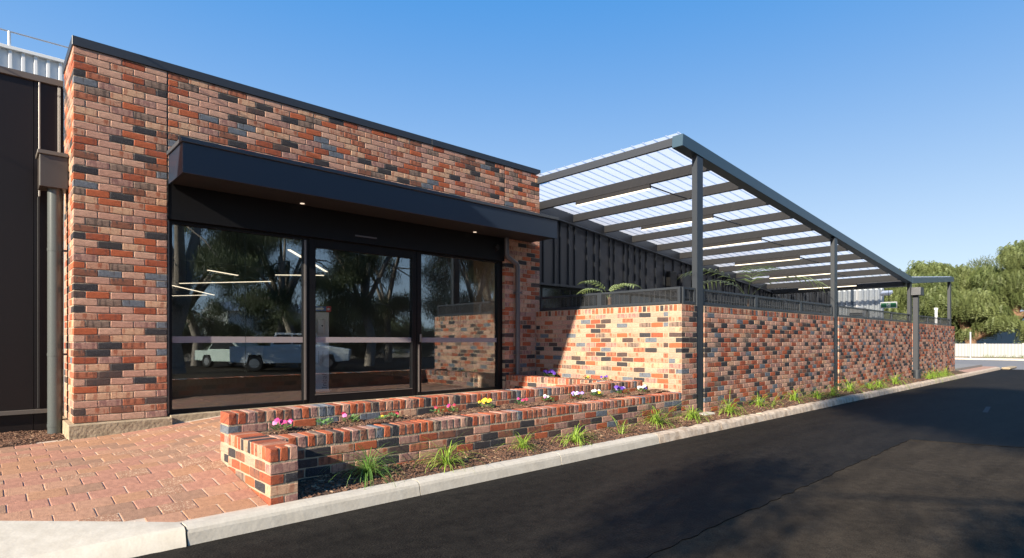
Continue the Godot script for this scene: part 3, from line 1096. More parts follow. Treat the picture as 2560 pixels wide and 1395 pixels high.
# ------------------------------------------------------------------ planters and walls
func build_planters() -> void:
	# lower planter with its end pier
	var p := thing("brick_planter", "low brick planter wall with sunlit end pier beside the kerb", "planter", Vector3(4.2, 0.16, 3.3))
	var core := MB.new()
	core.box(Vector3(1.05, 0.05, 3.130), Vector3(7.585, 0.616, 3.3427))
	core.box(Vector3(0.8665, 0.05, 2.56), Vector3(1.081, 0.6155, 3.7762))
	part(p, "mortar", core, M.mortar)
	var list := []
	var o := Vector3(0, 0.158, 3.347)
	courses(list, o, EX, EZ, 1.09, 7.592, 0, 4, W_PLANTER, 1)
	rowlocks(list, o, EX, EZ, 1.09, 7.592, 0.354, W_PLTOP)
	# end pier: front
	var po := Vector3(0.863, 0.158, 3.78)
	for c in 4:
		if c % 2:
			brick(list, "S", po + Vector3(0.1115, c * 0.086 + 0.043, 0), EX, EZ, 0.223, W_PLANTER, 0.105)
		else:
			brick(list, "H", po + Vector3(0.055, c * 0.086 + 0.043, 0), EX, EZ, 0.108, W_PLANTER, 0.225)
			brick(list, "H", po + Vector3(0.169, c * 0.086 + 0.043, 0), EX, EZ, 0.107, W_PLANTER, 0.225)
	rowlocks(list, po, EX, EZ, 0.0, 0.223, 0.354, W_PLTOP, 0.105)
	# end pier: left face, bricks running towards the building
	var lo := Vector3(0.863, 0.158, 2.75)
	for c in 4:
		var u := 1.03 - (0.115 if c % 2 else 0.235)
		while u > 0.02:
			var w := minf(0.23, u)
			brick(list, "H" if w < 0.15 else "S", lo + Vector3(0, c * 0.086 + 0.043, u - w * 0.5), EZ, -EX, w, W_PLANTER)
			u -= w + 0.01
	rowlocks(list, lo, EZ, -EX, 0.0, 0.915, 0.354, W_PLTOP, 0.223)
	place_bricks(p, list)
	# upper planter wall along the landing
	var q := thing("brick_planter", "upper brick planter wall edging the landing in front of the glass", "planter", Vector3(4.1, 0.5, 2.63))
	var c2 := MB.new()
	c2.box(Vector3(0.8668, 0.05, 2.53), Vector3(7.371, 0.7955, 2.7427))
	c2.box(Vector3(6.752, 0.4, 0.01), Vector3(6.955, 0.7950, 2.529))
	part(q, "mortar", c2, M.mortar)
	var l2 := []
	var uo := Vector3(0, 0.344, 2.747)
	courses(l2, uo, EX, EZ, 0.863, 7.375, 0, 4, W_PLANTER, 0, true)
	rowlocks(l2, uo, EX, EZ, 0.863, 7.375, 0.347, W_PLTOP)
	# left end of the upper wall
	var eo := Vector3(0.863, 0.344, 2.52)
	for c in 4:
		if c % 2:
			continue
		brick(l2, "H", eo + Vector3(0, c * 0.086 + 0.043, 0.055), EZ, -EX, 0.108, W_WALL)
	# the face towards the landing
	courses(l2, Vector3(6.74, 0.344, 2.52), -EX, -EZ, 0.0, 5.87, 1, 4, W_PLANTER, 0)
	# return wall beside the doors, facing them
	var ro := Vector3(6.745, 0.344, 0.02)
	courses(l2, ro, EZ, -EX, 0.0, 2.49, 1, 4, W_PLANTER, 0)
	rowlocks(l2, ro, EZ, -EX, 0.0, 2.49, 0.347, W_PLTOP, 0.215)
	place_bricks(q, l2)
	# soil in both beds
	var h1 := func(px, pz): return 0.615 + 0.018 * sin(px * 3.1 + 1.0) * 0.5 + 0.01 * sin(px * 11.0 + pz * 13.0) + clampf((px - 6.2) * 0.02, 0, 0.03)
	var bed := structure("planter_soil", sheet(1.07, 7.59, 2.73, 3.14, 60, 5, h1), M.soil)
	chips(bed, [{"x0": 1.1, "x1": 7.57, "z0": 2.76, "z1": 3.12, "n": 3600, "h": h1}], 303)
	var h2 := func(px, pz): return 0.735 + 0.008 * sin(px * 11.0 + pz * 13.0)
	var bed2 := structure("corner_soil", sheet(6.95, 7.59, 0.01, 2.54, 5, 12, h2), M.soil)
	chips(bed2, [{"x0": 6.97, "x1": 7.57, "z0": 0.05, "z1": 2.5, "n": 900, "h": h2}], 304)
	var h3 := func(px, pz): return 0.60
	var bed3 := structure("wall_end_soil", sheet(7.36, 7.59, 2.5, 2.76, 2, 2, h3), M.soil)


func build_walls() -> void:
	# return wall, lit by the sun, with the corner of the street wall
	var w := thing("garden_wall", "sunlit brick wall standing at right angles to the glass doors", "brick wall", Vector3(7.7, 0.2, 1.7))
	var core := MB.new()
	core.box(Vector3(7.5965, 0.05, 0.002), Vector3(7.815, 2.0645, 3.3435))
	core.box(Vector3(7.815, 0.05, 3.13), Vector3(8.072, 2.0640, 3.3430))
	part(w, "mortar", core, M.mortar)
	var list := []
	var o := Vector3(7.593, 0.23, 0.0)
	courses(list, o, EZ, -EX, 0.004, 3.095, 2, 20, W_WALL, 0)
	for c in 20:
		# the short piece past the control joint and the quoin
		if c % 2:
			brick(list, "S", o + Vector3(0, c * 0.086 + 0.043, 3.228), EZ, -EX, 0.238, W_WALL, 0.105)
		else:
			brick(list, "H", o + Vector3(0, c * 0.086 + 0.043, 3.164), EZ, -EX, 0.112, W_WALL, 0.11)
			brick(list, "H", o + Vector3(0, c * 0.086 + 0.043, 3.289), EZ, -EX, 0.116, W_WALL, 0.225)
	rowlocks(list, o, EZ, -EX, 0.004, 3.095, 1.724, W_TOP)
	rowlocks(list, o, EZ, -EX, 3.108, 3.347, 1.724, W_TOP)
	# corner panel facing the street, up to the first post
	var so := Vector3(7.593, 0.23, 3.347)
	for c in 20:
		var u := 0.0
		if c % 2: u = 0.115
		else: u = 0.235
		while u < 0.485 - 0.03:
			var bw := minf(0.23, 0.485 - u)
			brick(list, "H" if bw < 0.15 else "S", so + Vector3(u + bw * 0.5, c * 0.086 + 0.043, 0), EX, EZ, bw, W_STREET)
			u += bw + 0.01
	rowlocks(list, so, EX, EZ, 0.115, 0.485, 1.724, W_TOP)
	place_bricks(w, list)
	var j := MB.new()
	j.box(Vector3(7.597, 0.3, 3.097), Vector3(7.62, 2.06, 3.106))
	part(w, "control_joint", j, M.sealant)
	var m0 := MB.new()
	m0.box(Vector3(7.606, 0.05, 3.2), Vector3(8.10, 0.228, 3.352))
	part(w, "damp_course", m0, M.membrane)
	# three panels along the street between the posts
	var ends := [[8.325, 14.62], [14.98, 21.93], [22.36, 28.80]]
	var labels := ["long brick street wall panel beside the tallest post", "brick street wall panel between the second post and the square downpipe", "farthest brick street wall panel past the square downpipe"]
	for k in 3:
		var a: float = ends[k][0]
		var e: float = ends[k][1]
		var t := thing("street_wall", labels[k], "brick wall", Vector3((a + e) * 0.5, 0.2, 3.24))
		var cm := MB.new()
		cm.box(Vector3(a + 0.0035, 0.05, 3.13), Vector3(e - 0.0035, 2.0645, 3.3422))
		part(t, "mortar", cm, M.mortar)
		var l := []
		var q := Vector3(0, 0.23, 3.347)
		courses(l, q, EX, EZ, a, e, 0, 20, W_STREET, k, true)
		rowlocks(l, q, EX, EZ, a, e, 1.724, W_TOP)
		# the sunlit end of the panel
		for c in 20:
			if (c + k) % 2 == 0:
				brick(l, "H", Vector3(a, 0.23 + c * 0.086 + 0.043, 3.172), EZ, -EX, 0.11, W_STREET)
		place_bricks(t, l, "brick", [300, 300, 120][k])
		var dc := MB.new()
		dc.box(Vector3(a, 0.05, 3.2), Vector3(e, 0.228, 3.353))
		part(t, "damp_course", dc, M.membrane)
	var pad := MB.new()
	pad.box(Vector3(8.02, 0.1, 3.30), Vector3(8.42, 0.245, 3.50), 0.02)
	solo("post_footing", pad, M.concrete_new, "small grey concrete footing at the foot of the tallest post", "footing")


func screen_panel(owner: Node3D, a: Vector3, b: Vector3) -> void:
	var d := b - a
	var len := d.length()
	var bs := Basis(d.normalized(), Vector3.UP, d.normalized().cross(Vector3.UP))
	var at := func(u: float, y: float) -> Transform3D: return Transform3D(bs, a + d.normalized() * u + Vector3(0, y, 0))
	var f := MB.new()
	f.xbox(at.call(len * 0.5, 0.03), Vector3(len - 0.102, 0.05, 0.04), 0.003)
	f.xbox(at.call(len * 0.5, 0.265), Vector3(len - 0.102, 0.04, 0.04), 0.003)
	for u in [0.025, len - 0.025]:
		f.xbox(at.call(u, 0.143), Vector3(0.05, 0.284, 0.044), 0.003)
	part(owner, "screen_frame", f, M.steel_post)
	var w := MB.new()
	var y := 0.07
	while y < 0.24:
		w.xbox(at.call(len * 0.5, y), Vector3(len - 0.104, 0.005, 0.004))
		y += 0.0165
	var u := 0.13
	while u < len - 0.1:
		w.xbox(at.call(u, 0.15), Vector3(0.007, 0.19, 0.009))
		u += 0.105
	part(owner, "screen_wires", w, M.galv_dark)


func build_screens() -> void:
	mat("galv_dark", lin(0.045, 0.047, 0.05), 0.4, 0.2)
	var y := 2.072
	var a := thing("mesh_screen", "dark wire mesh screen railing along the top of the sunlit brick wall", "railing", Vector3(7.66, y, 1.6))
	var zs := [0.06, 1.61, 3.29]
	for k in 2:
		screen_panel(a, Vector3(7.66, y, zs[k]), Vector3(7.66, y, zs[k + 1] - 0.002))
	var b := thing("mesh_screen", "dark wire mesh screen railing along the top of the long street wall", "railing", Vector3(14.0, y, 3.29))
	screen_panel(b, Vector3(7.70, y, 3.29), Vector3(8.10, y, 3.29))
	var xs := [8.34, 10.41, 12.65, 14.60]
	for k in 3: screen_panel(b, Vector3(xs[k], y, 3.29), Vector3(xs[k + 1] - 0.002, y, 3.29))
	xs = [15.0, 17.5, 19.8, 21.9]
	for k in 3: screen_panel(b, Vector3(xs[k], y, 3.29), Vector3(xs[k + 1] - 0.002, y, 3.29))
	xs = [22.4, 24.4, 26.4, 28.1]
	for k in 3: screen_panel(b, Vector3(xs[k], y, 3.29), Vector3(xs[k + 1] - 0.002, y, 3.29))


# ------------------------------------------------------------------ pergola
func beam_top(x: float) -> float:
	if x < 22.03: return 4.846 - 0.0877 * (x - 7.713)
	return 3.590 + 0.0775 * (x - 22.03)


func roof_sheet(owner: Node3D, x0: float, x1: float, z0: float, z1: float) -> void:
	var mb := MB.new()
	# trapezoidal ribs along the fall, five to a sheet
	var prof := []
	var z := z0
	var pitch := (z1 - z0) / 4.0
	while z < z1 - 0.001:
		prof.append_array([Vector2(z, 0), Vector2(z + pitch * 0.78, 0), Vector2(z + pitch * 0.85, 0.016), Vector2(z + pitch * 0.93, 0.016)])
		z += pitch
	prof.append(Vector2(z1, 0))
	var n := 6
	for i in n:
		var xa := lerpf(x0, x1, float(i) / n)
		var xb := lerpf(x0, x1, float(i + 1) / n)
		for k in prof.size() - 1:
			var p: Vector2 = prof[k]
			var q: Vector2 = prof[k + 1]
			mb.quad(Vector3(xa, beam_top(xa) + 0.012 + q.y, q.x), Vector3(xa, beam_top(xa) + 0.012 + p.y, p.x), Vector3(xb, beam_top(xb) + 0.012 + p.y, p.x), Vector3(xb, beam_top(xb) + 0.012 + q.y, q.x))
	part(owner, "roof_sheet", mb, M.poly_roof)


func sloped_bar(mb: MB, a: Vector3, b: Vector3, h: float, w: float, bev := 0.004) -> void:
	# a bar whose top centre line runs from a to b
	var d := (b - a)
	var bs := Basis(d.normalized(), d.normalized().cross(Vector3(0, 0, 1)).normalized() * -1.0, Vector3(0, 0, 1))
	if bs.y.y < 0: bs.y = -bs.y
	bs.z = bs.x.cross(bs.y)
	mb.xbox(Transform3D(bs, (a + b) * 0.5 - bs.y * h * 0.5), Vector3(d.length(), h, w), bev)


func build_pergola() -> void:
	var p := thing("pergola", "dark steel pergola with corrugated translucent roof over the walled courtyard", "pergola", Vector3(15.0, 0.2, 2.0))
	# posts
	for a in [[8.20, 4.62, 3.235], [14.80, 4.02, 3.235], [22.10, 3.40, 3.20], [28.15, 3.86, 3.22]]:
		var mb := MB.new()
		var hw := 0.10
		mb.box(Vector3(a[0] - hw, 0.2, a[2] + 0.0), Vector3(a[0] + hw, a[1], a[2] + 0.10), 0.006)
		part(p, "post", mb, M.steel_post)
	# street beam in two falls
	var fb := MB.new()
	sloped_bar(fb, Vector3(7.63, beam_top(7.63), 3.25), Vector3(22.03, beam_top(22.029), 3.25), 0.20, 0.20)
	part(p, "street_beam", fb, M.steel_blue)
	var f2 := MB.new()
	sloped_bar(f2, Vector3(22.03, beam_top(22.03), 3.252), Vector3(28.55, beam_top(28.55), 3.252), 0.20, 0.204)
	part(p, "street_beam", f2, M.steel_blue)
	var eb := MB.new()
	eb.box(Vector3(7.64, 4.70, -1.20), Vector3(7.70, 4.835, 3.148), 0.003)
	part(p, "end_purlin", eb, M.steel_dark)
	# purlins: C sections
	var k := 0
	var x := 8.90
	while x < 22.0:
		var t := beam_top(x)
		var mb := MB.new()
		mb.box(Vector3(x - 0.006, t - 0.178, -1.21), Vector3(x, t, 3.149))
		mb.box(Vector3(x, t - 0.178, -1.21), Vector3(x + 0.075, t - 0.172, 3.149))
		mb.box(Vector3(x, t - 0.006, -1.21), Vector3(x + 0.075, t, 3.149))
		part(p, "purlin", mb, M.purlin)
		x += 1.25
		k += 1
	for px in [23.3, 24.7, 26.1, 27.5]:
		var mb := MB.new()
		mb.box(Vector3(px, beam_top(px) - 0.178, -1.21), Vector3(px + 0.075, beam_top(px), 3.149))
		part(p, "purlin", mb, M.purlin)
	# ledger on the building and the valley gutter
	var lg := MB.new()
	sloped_bar(lg, Vector3(7.72, beam_top(7.72) - 0.01, -1.245), Vector3(22.0, beam_top(22.0) - 0.01, -1.245), 0.21, 0.06)
	part(p, "ledger", lg, M.steel_dark)
	var lr := MB.new()
	lr.tube([Vector3(7.75, beam_top(7.75) - 0.27, -1.17), Vector3(22.0, beam_top(22.0) - 0.27, -1.17)], [0.028], 8)
	part(p, "conduit", lr, M.cap_dark)
	var vg := MB.new()
	vg.box(Vector3(21.80, 3.30, -1.2), Vector3(22.28, 3.46, 3.14), 0.01)
	part(p, "valley_gutter", vg, M.cap_dark)
	# sheets
	for s in 5:
		var z0 := -1.22 + s * 0.905
		roof_sheet(p, 7.585, 22.0, z0, z0 + 0.903)
		roof_sheet(p, 22.08, 28.45, z0, z0 + 0.903)
	# rainhead and square downpipe on the street face
	var rh := MB.new()
	rh.prism(Transform3D(Basis(EX, Vector3.UP, EZ), Vector3(21.72, 2.98, 3.35)), [Vector2(0.12, 0.0), Vector2(0.62, 0.0), Vector2(0.56, 0.26), Vector2(0.18, 0.26)], 0.26)
	part(p, "rainhead", rh, M.cap_dark)
	var dp := MB.new()
	dp.box(Vector3(22.0, 0.42, 3.36), Vector3(22.16, 2.98, 3.51), 0.006)
	part(p, "downpipe", dp, M.cap_dark)
	var sh := MB.new()
	sh.tube([Vector3(22.07, 0.15, 3.46), Vector3(22.07, 0.42, 3.46), Vector3(22.07, 0.50, 3.46)], [0.11, 0.11, 0.16], 12)
	part(p, "downpipe_shoe", sh, M.steel_post)
	# lights under every second purlin
	var lx := [8.90, 11.40, 13.90, 16.40, 18.90, 21.40]
	var names := ["first", "second", "third", "fourth", "fifth", "sixth"]
	for q in 6:
		var px: float = lx[q]
		var py: float = beam_top(px) - 0.178
		var t := thing("batten_light", "slim lit batten light under the pergola, %s from the brick entrance" % names[q], "light", Vector3(px + 0.03, py - 0.08, 0.9), "batten lights under the pergola roof")
		var h := MB.new()
		h.box(Vector3(px, py - 0.085, -0.06), Vector3(px + 0.06, py - 0.002, 1.86), 0.003)
		part(t, "housing", h, M.batten)
		var g := MB.new()
		g.box(Vector3(px + 0.004, py - 0.108, -0.05), Vector3(px + 0.056, py - 0.086, 1.85), 0.004)
		part(t, "diffuser", g, M.led_light)
		var cd := MB.new()
		cd.tube([Vector3(px + 0.03, py - 0.04, 1.86), Vector3(px + 0.7, py - 0.03 - 0.06, 1.93), Vector3(px + 1.22, beam_top(px + 1.22) - 0.17, 1.95)], [0.013], 6)
		part(t, "conduit", cd, M.cap_dark)
		area_light(t, Vector3(0, -0.05, 0), 1.9, 0.05, PI / 2, 0.15)
	# hanging exit sign
	var es := thing("exit_sign", "green and white running man exit sign hanging from the pergola", "sign", Vector3(25.1, 2.85, 1.9))
	var pl := MB.new()
	pl.box(Vector3(25.10, 2.74, 1.62), Vector3(25.14, 2.98, 2.18), 0.006)
	part(es, "housing", pl, M.plastic_white)
	var gp := MB.new()
	gp.box(Vector3(25.092, 2.765, 1.645), Vector3(25.099, 2.94, 2.155))
	part(es, "green_panel", gp, M.sign_green)
	var mn := MB.new()
	var T := Transform3D(Basis(EZ, Vector3.UP, -EX), Vector3(25.091, 2.85, 1.9))
	for st in [[-0.055, -0.07, -0.06, 0.07], [0.055, -0.07, 0.06, 0.07]]:
		mn.xbox(T * Transform3D(Basis(), Vector3(st[0], 0, 0)), Vector3(0.012, 0.15, 0.002))
	for st in [[0.0, 0.015, 0.35, 0.075], [-0.02, -0.035, 0.9, 0.06], [0.025, -0.04, -0.5, 0.06], [0.025, 0.025, 1.1, 0.055], [-0.025, 0.02, -0.9, 0.05]]:
		mn.xbox(T * Transform3D(Basis(Vector3(0, 0, 1), st[2]), Vector3(st[0], st[1], 0)), Vector3(0.016, st[3], 0.003))
	mn.tube([T * Vector3(0.015, 0.062, 0.0), T * Vector3(0.015, 0.062, 0.002)], [0.014], 10)
	part(es, "running_man", mn, M.plastic_white)
	var rod := MB.new()
	rod.tube([Vector3(25.12, 2.98, 1.9), Vector3(25.12, beam_top(25.1) - 0.01, 1.9)], [0.008], 6)
	part(es, "rod", rod, M.black)


func build_clad_building() -> void:
	# the dark metal building behind the courtyard and to the left of the entrance
	var b := thing("clad_building", "dark ribbed metal building behind the courtyard and pergola", "building", Vector3(16.0, 0.2, -2.0))
	var w := MB.new()
	w.box(Vector3(7.71, 0.1, -1.50), Vector3(29.0, 4.80, -1.315))
	part(b, "wall", w, M.cladding)
	var xs := [9.16, 9.55, 9.76, 10.07, 10.31, 10.78, 11.1, 11.32, 11.75, 11.95, 12.4, 12.61, 12.92, 13.18, 13.48, 13.95, 14.41, 14.93, 15.41, 15.7]
	var r := RandomNumberGenerator.new()
	r.seed = 9
	var x := 16.0
	while x < 28.5:
		xs.append(x)
		x += [0.21, 0.32, 0.46][r.randi() % 3]
	for q in xs:
		var mb := MB.new()
		mb.box(Vector3(q - 0.022, 2.86, -1.316), Vector3(q + 0.022, 4.75, -1.272), 0.004)
		part(b, "standing_seam", mb, M.cap_dark)
	var hd := MB.new()
	hd.box(Vector3(7.75, 2.80, -1.316), Vector3(28.0, 2.855, -1.22), 0.004)
	part(b, "window_head", hd, M.steel_dark)
	for k in 5:
		var a := 8.0 + k * 3.6
		var f := MB.new()
		f.box(Vector3(a, 0.9, -1.314), Vector3(a + 3.2, 2.79, -1.29))
		var win := part(b, "window", f, M.frame_dark)
		for s in 3:
			var g := MB.new()
			g.box(Vector3(a + 0.06 + s * 1.05, 0.96, -1.288), Vector3(a + 1.03 + s * 1.05, 2.74, -1.284))
			part(win, "pane", g, M.dark_glass)
	for q in [[15.14, 3.14, 0.52, 0.43, "meter_box", "grey meter box on the dark ribbed wall"], [14.45, 2.95, 0.38, 0.62, "wall_vent", "black vent box on the dark ribbed wall"]]:
		var t := thing(q[4], q[5], "box", Vector3(q[0] + q[2] * 0.5, q[1], -1.2))
		var mb := MB.new()
		mb.box(Vector3(q[0], q[1], -1.262), Vector3(q[0] + q[2], q[1] + q[3], -1.12), 0.01)
		part(t, "case", mb, M.cladding if q[4] == "meter_box" else M.black)
		var lid := MB.new()
		lid.box(Vector3(q[0] + 0.02, q[1] + 0.02, -1.119), Vector3(q[0] + q[2] - 0.02, q[1] + q[3] - 0.06, -1.112), 0.003)
		part(t, "door", lid, M.steel_post if q[4] == "meter_box" else M.black)
	# ribbed light wall at the far end of the courtyard
	var e := thing("ribbed_building", "pale blue-grey ribbed metal building beyond the far end of the courtyard", "building", Vector3(30.0, 0.1, -1.5))
	var em := MB.new()
	em.box(Vector3(29.10, 0.1, -8.0), Vector3(29.35, 4.10, 0.66))
	part(e, "wall", em, M.ribbed)
	var z := -6.5
	while z < 0.68:
		var rb := MB.new()
		rb.prism(Transform3D(Basis(EZ, EX, Vector3(0, 1, 0)), Vector3(29.10, 0.1, z)), [Vector2(-0.07, 0), Vector2(0.07, 0), Vector2(0.03, -0.10), Vector2(-0.03, -0.10)], 3.98)
		part(e, "rib", rb, [M.ribbed, M.white_metal, M.rib_blue][r.randi() % 3])
		z += 0.22
	var ec := MB.new()
	ec.box(Vector3(28.98, 4.09, -8.0), Vector3(29.45, 4.20, 0.72))
	part(e, "capping", ec, M.galv)
	var ht := thing("heat_pump", "small grey air conditioning unit on the pale ribbed wall", "air conditioner", Vector3(28.8, 2.4, -0.2))
	var hm := MB.new()
	hm.box(Vector3(28.62, 2.35, -0.55), Vector3(28.99, 3.0, 0.05), 0.03)
	part(ht, "case", hm, M.galv)
	for s in 4:
		var lv := MB.new()
		lv.box(Vector3(28.60, 2.42 + s * 0.09, -0.5), Vector3(28.619, 2.47 + s * 0.09, 0.0))
		part(ht, "louvre", lv, M.pipe_grey)
	var fl := thing("flood_light", "white flood light at the corner of the pale ribbed building", "light fitting", Vector3(28.6, 3.55, 0.95))
	var fm := MB.new()
	fm.xbox(Transform3D(Basis(Vector3(0, 0, 1), 0.3), Vector3(28.6, 3.58, 0.95)), Vector3(0.45, 0.14, 0.4), 0.03)
	part(fl, "head", fm, M.plastic_white)
	var fa := MB.new()
	fa.tube([Vector3(28.7, 3.6, 0.9), Vector3(29.2, 3.75, 0.6)], [0.03], 6)
	part(fl, "arm", fa, M.galv)
	# left: dark flat panels, white parapet behind, rail on top
	var l := thing("clad_building", "dark brown flat metal wall left of the brick entrance", "building", Vector3(-3.0, 0.3, -1.3))
	var lw := MB.new()
	lw.box(Vector3(-6.0, 0.1, -1.6), Vector3(-0.3, 4.72, -1.03))
	lw.box(Vector3(-0.295, 0.1, -1.6), Vector3(0.0, 4.72, -1.03))
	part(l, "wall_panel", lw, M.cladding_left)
	var tr := MB.new()
	tr.box(Vector3(-0.252, 3.28, -1.029), Vector3(-0.236, 4.72, -1.0), 0.002)
	part(l, "flashing", tr, M.flash_light)
	var tr2 := MB.new()
	tr2.box(Vector3(-0.060, 3.2, -1.029), Vector3(-0.050, 4.72, -1.005), 0.001)
	tr2.box(Vector3(-0.042, 3.2, -1.029), Vector3(-0.036, 4.72, -1.005), 0.001)
	part(l, "flashing", tr2, M.flash_light)
	var tr3 := MB.new()
	tr3.box(Vector3(-0.262, 0.62, -1.029), Vector3(-0.240, 3.27, -0.99), 0.002)
	part(l, "seam", tr3, M.black)
	var cp := MB.new()
	cp.box(Vector3(-6.0, 4.722, -1.65), Vector3(-0.006, 4.80, -0.995), 0.003)
	part(l, "capping", cp, M.flashing)
	var bt := MB.new()
	bt.box(Vector3(-6.0, 0.555, -1.029), Vector3(-0.01, 0.605, -0.97), 0.002)
	part(l, "base_flashing", bt, M.flashing)
	var wp := thing("roof_parapet", "white ribbed metal parapet above the dark wall, carrying a cable rail", "parapet", Vector3(-2.5, 4.8, -3.2))
	var wm := MB.new()
	wm.box(Vector3(-6.0, 4.6, -3.3), Vector3(1.6, 5.80, -3.05))
	part(wp, "sheet", wm, M.white_metal)
	var q := -5.9
	while q < 1.6:
		var rb := MB.new()
		rb.prism(Transform3D(Basis(EX, EZ, -Vector3(0, 1, 0)), Vector3(q, 5.80, -3.05)), [Vector2(-0.028, 0), Vector2(0.028, 0), Vector2(0.016, 0.035), Vector2(-0.016, 0.035)], 1.2)
		part(wp, "rib", rb, M.white_metal)
		q += 0.147
	var wc := MB.new()
	wc.box(Vector3(-6.0, 5.80, -3.35), Vector3(1.62, 5.85, -2.99), 0.003)
	part(wp, "capping", wc, M.white_metal)
	var rl := MB.new()
	rl.tube([Vector3(-6.0, 6.10, -3.1), Vector3(1.6, 6.10, -3.1)], [0.012], 6)
	part(wp, "rail_cable", rl, M.galv)
	for px in [-0.47, -2.5, 1.5]:
		var pm := MB.new()
		pm.tube([Vector3(px, 5.85, -3.1), Vector3(px, 6.10, -3.1)], [0.02], 8)
		part(wp, "rail_post", pm, M.white_metal)
	# rainhead and round downpipe against the side of the entrance
	var d := thing("downpipe", "large round grey downpipe with dark rainhead left of the brick corner", "downpipe", Vector3(-0.122, 0.33, -0.58))
	var pm2 := MB.new()
	pm2.tube([Vector3(-0.122, 0.25, -0.58), Vector3(-0.122, 3.30, -0.58)], [0.074], 24)
	part(d, "pipe", pm2, M.pipe_grey)
	for y in [1.28, 2.55, 0.42]:
		var cl := MB.new()
		cl.tube([Vector3(-0.122, y, -0.58), Vector3(-0.122, y + 0.035, -0.58)], [0.0775], 24)
		cl.box(Vector3(-0.05, y + 0.005, -0.59), Vector3(-0.003, y + 0.03, -0.57))
		part(d, "clip", cl, M.pipe_grey)
	var hb := MB.new()
	hb.box(Vector3(-0.275, 3.30, -0.74), Vector3(-0.008, 3.68, -0.44), 0.004)
	part(d, "rainhead", hb, M.flashing_dark)
	var hl := MB.new()
	hl.box(Vector3(-0.295, 3.68, -0.76), Vector3(-0.006, 3.725, -0.415), 0.003)
	part(d, "rainhead_lip", hl, M.flashing)


# ------------------------------------------------------------------ plants
func blade(mb: MB, base: Vector3, yaw: float, length: float, lift: float, width: float, droop: float) -> void:
	var dir := Vector3(cos(yaw), 0, sin(yaw))
	var side := Vector3(-sin(yaw), 0, cos(yaw))
	var p := base
	var ang := lift
	var n := 6
	var prev_l := p - side * width * 0.5
	var prev_r := p + side * width * 0.5
	for k in n:
		p += (dir * cos(ang) + Vector3.UP * sin(ang)) * length / n
		ang -= droop / n
		var w := width * (1.0 - pow(float(k + 1) / n, 2.0)) + 0.0008
		var l := p - side * w * 0.5
		var r := p + side * w * 0.5
		mb.quad(prev_l, prev_r, r, l)
		prev_l = l
		prev_r = r


func grass_mesh(s: int, blades: int, length: float, spread: float) -> ArrayMesh:
	var r := RandomNumberGenerator.new()
	r.seed = s
	var mb := MB.new()
	for k in blades:
		var a := r.randf() * TAU
		var lift := r.randf_range(0.45, 1.35)
		if r.randf() < 0.08: lift = 1.5
		blade(mb, Vector3(r.randf_range(-0.02, 0.02), -0.01, r.randf_range(-0.02, 0.02)), a, length * r.randf_range(0.5, 1.15), lift, r.randf_range(0.004, 0.0085), r.randf_range(1.2, 2.9) * spread)
	return mb.mesh()


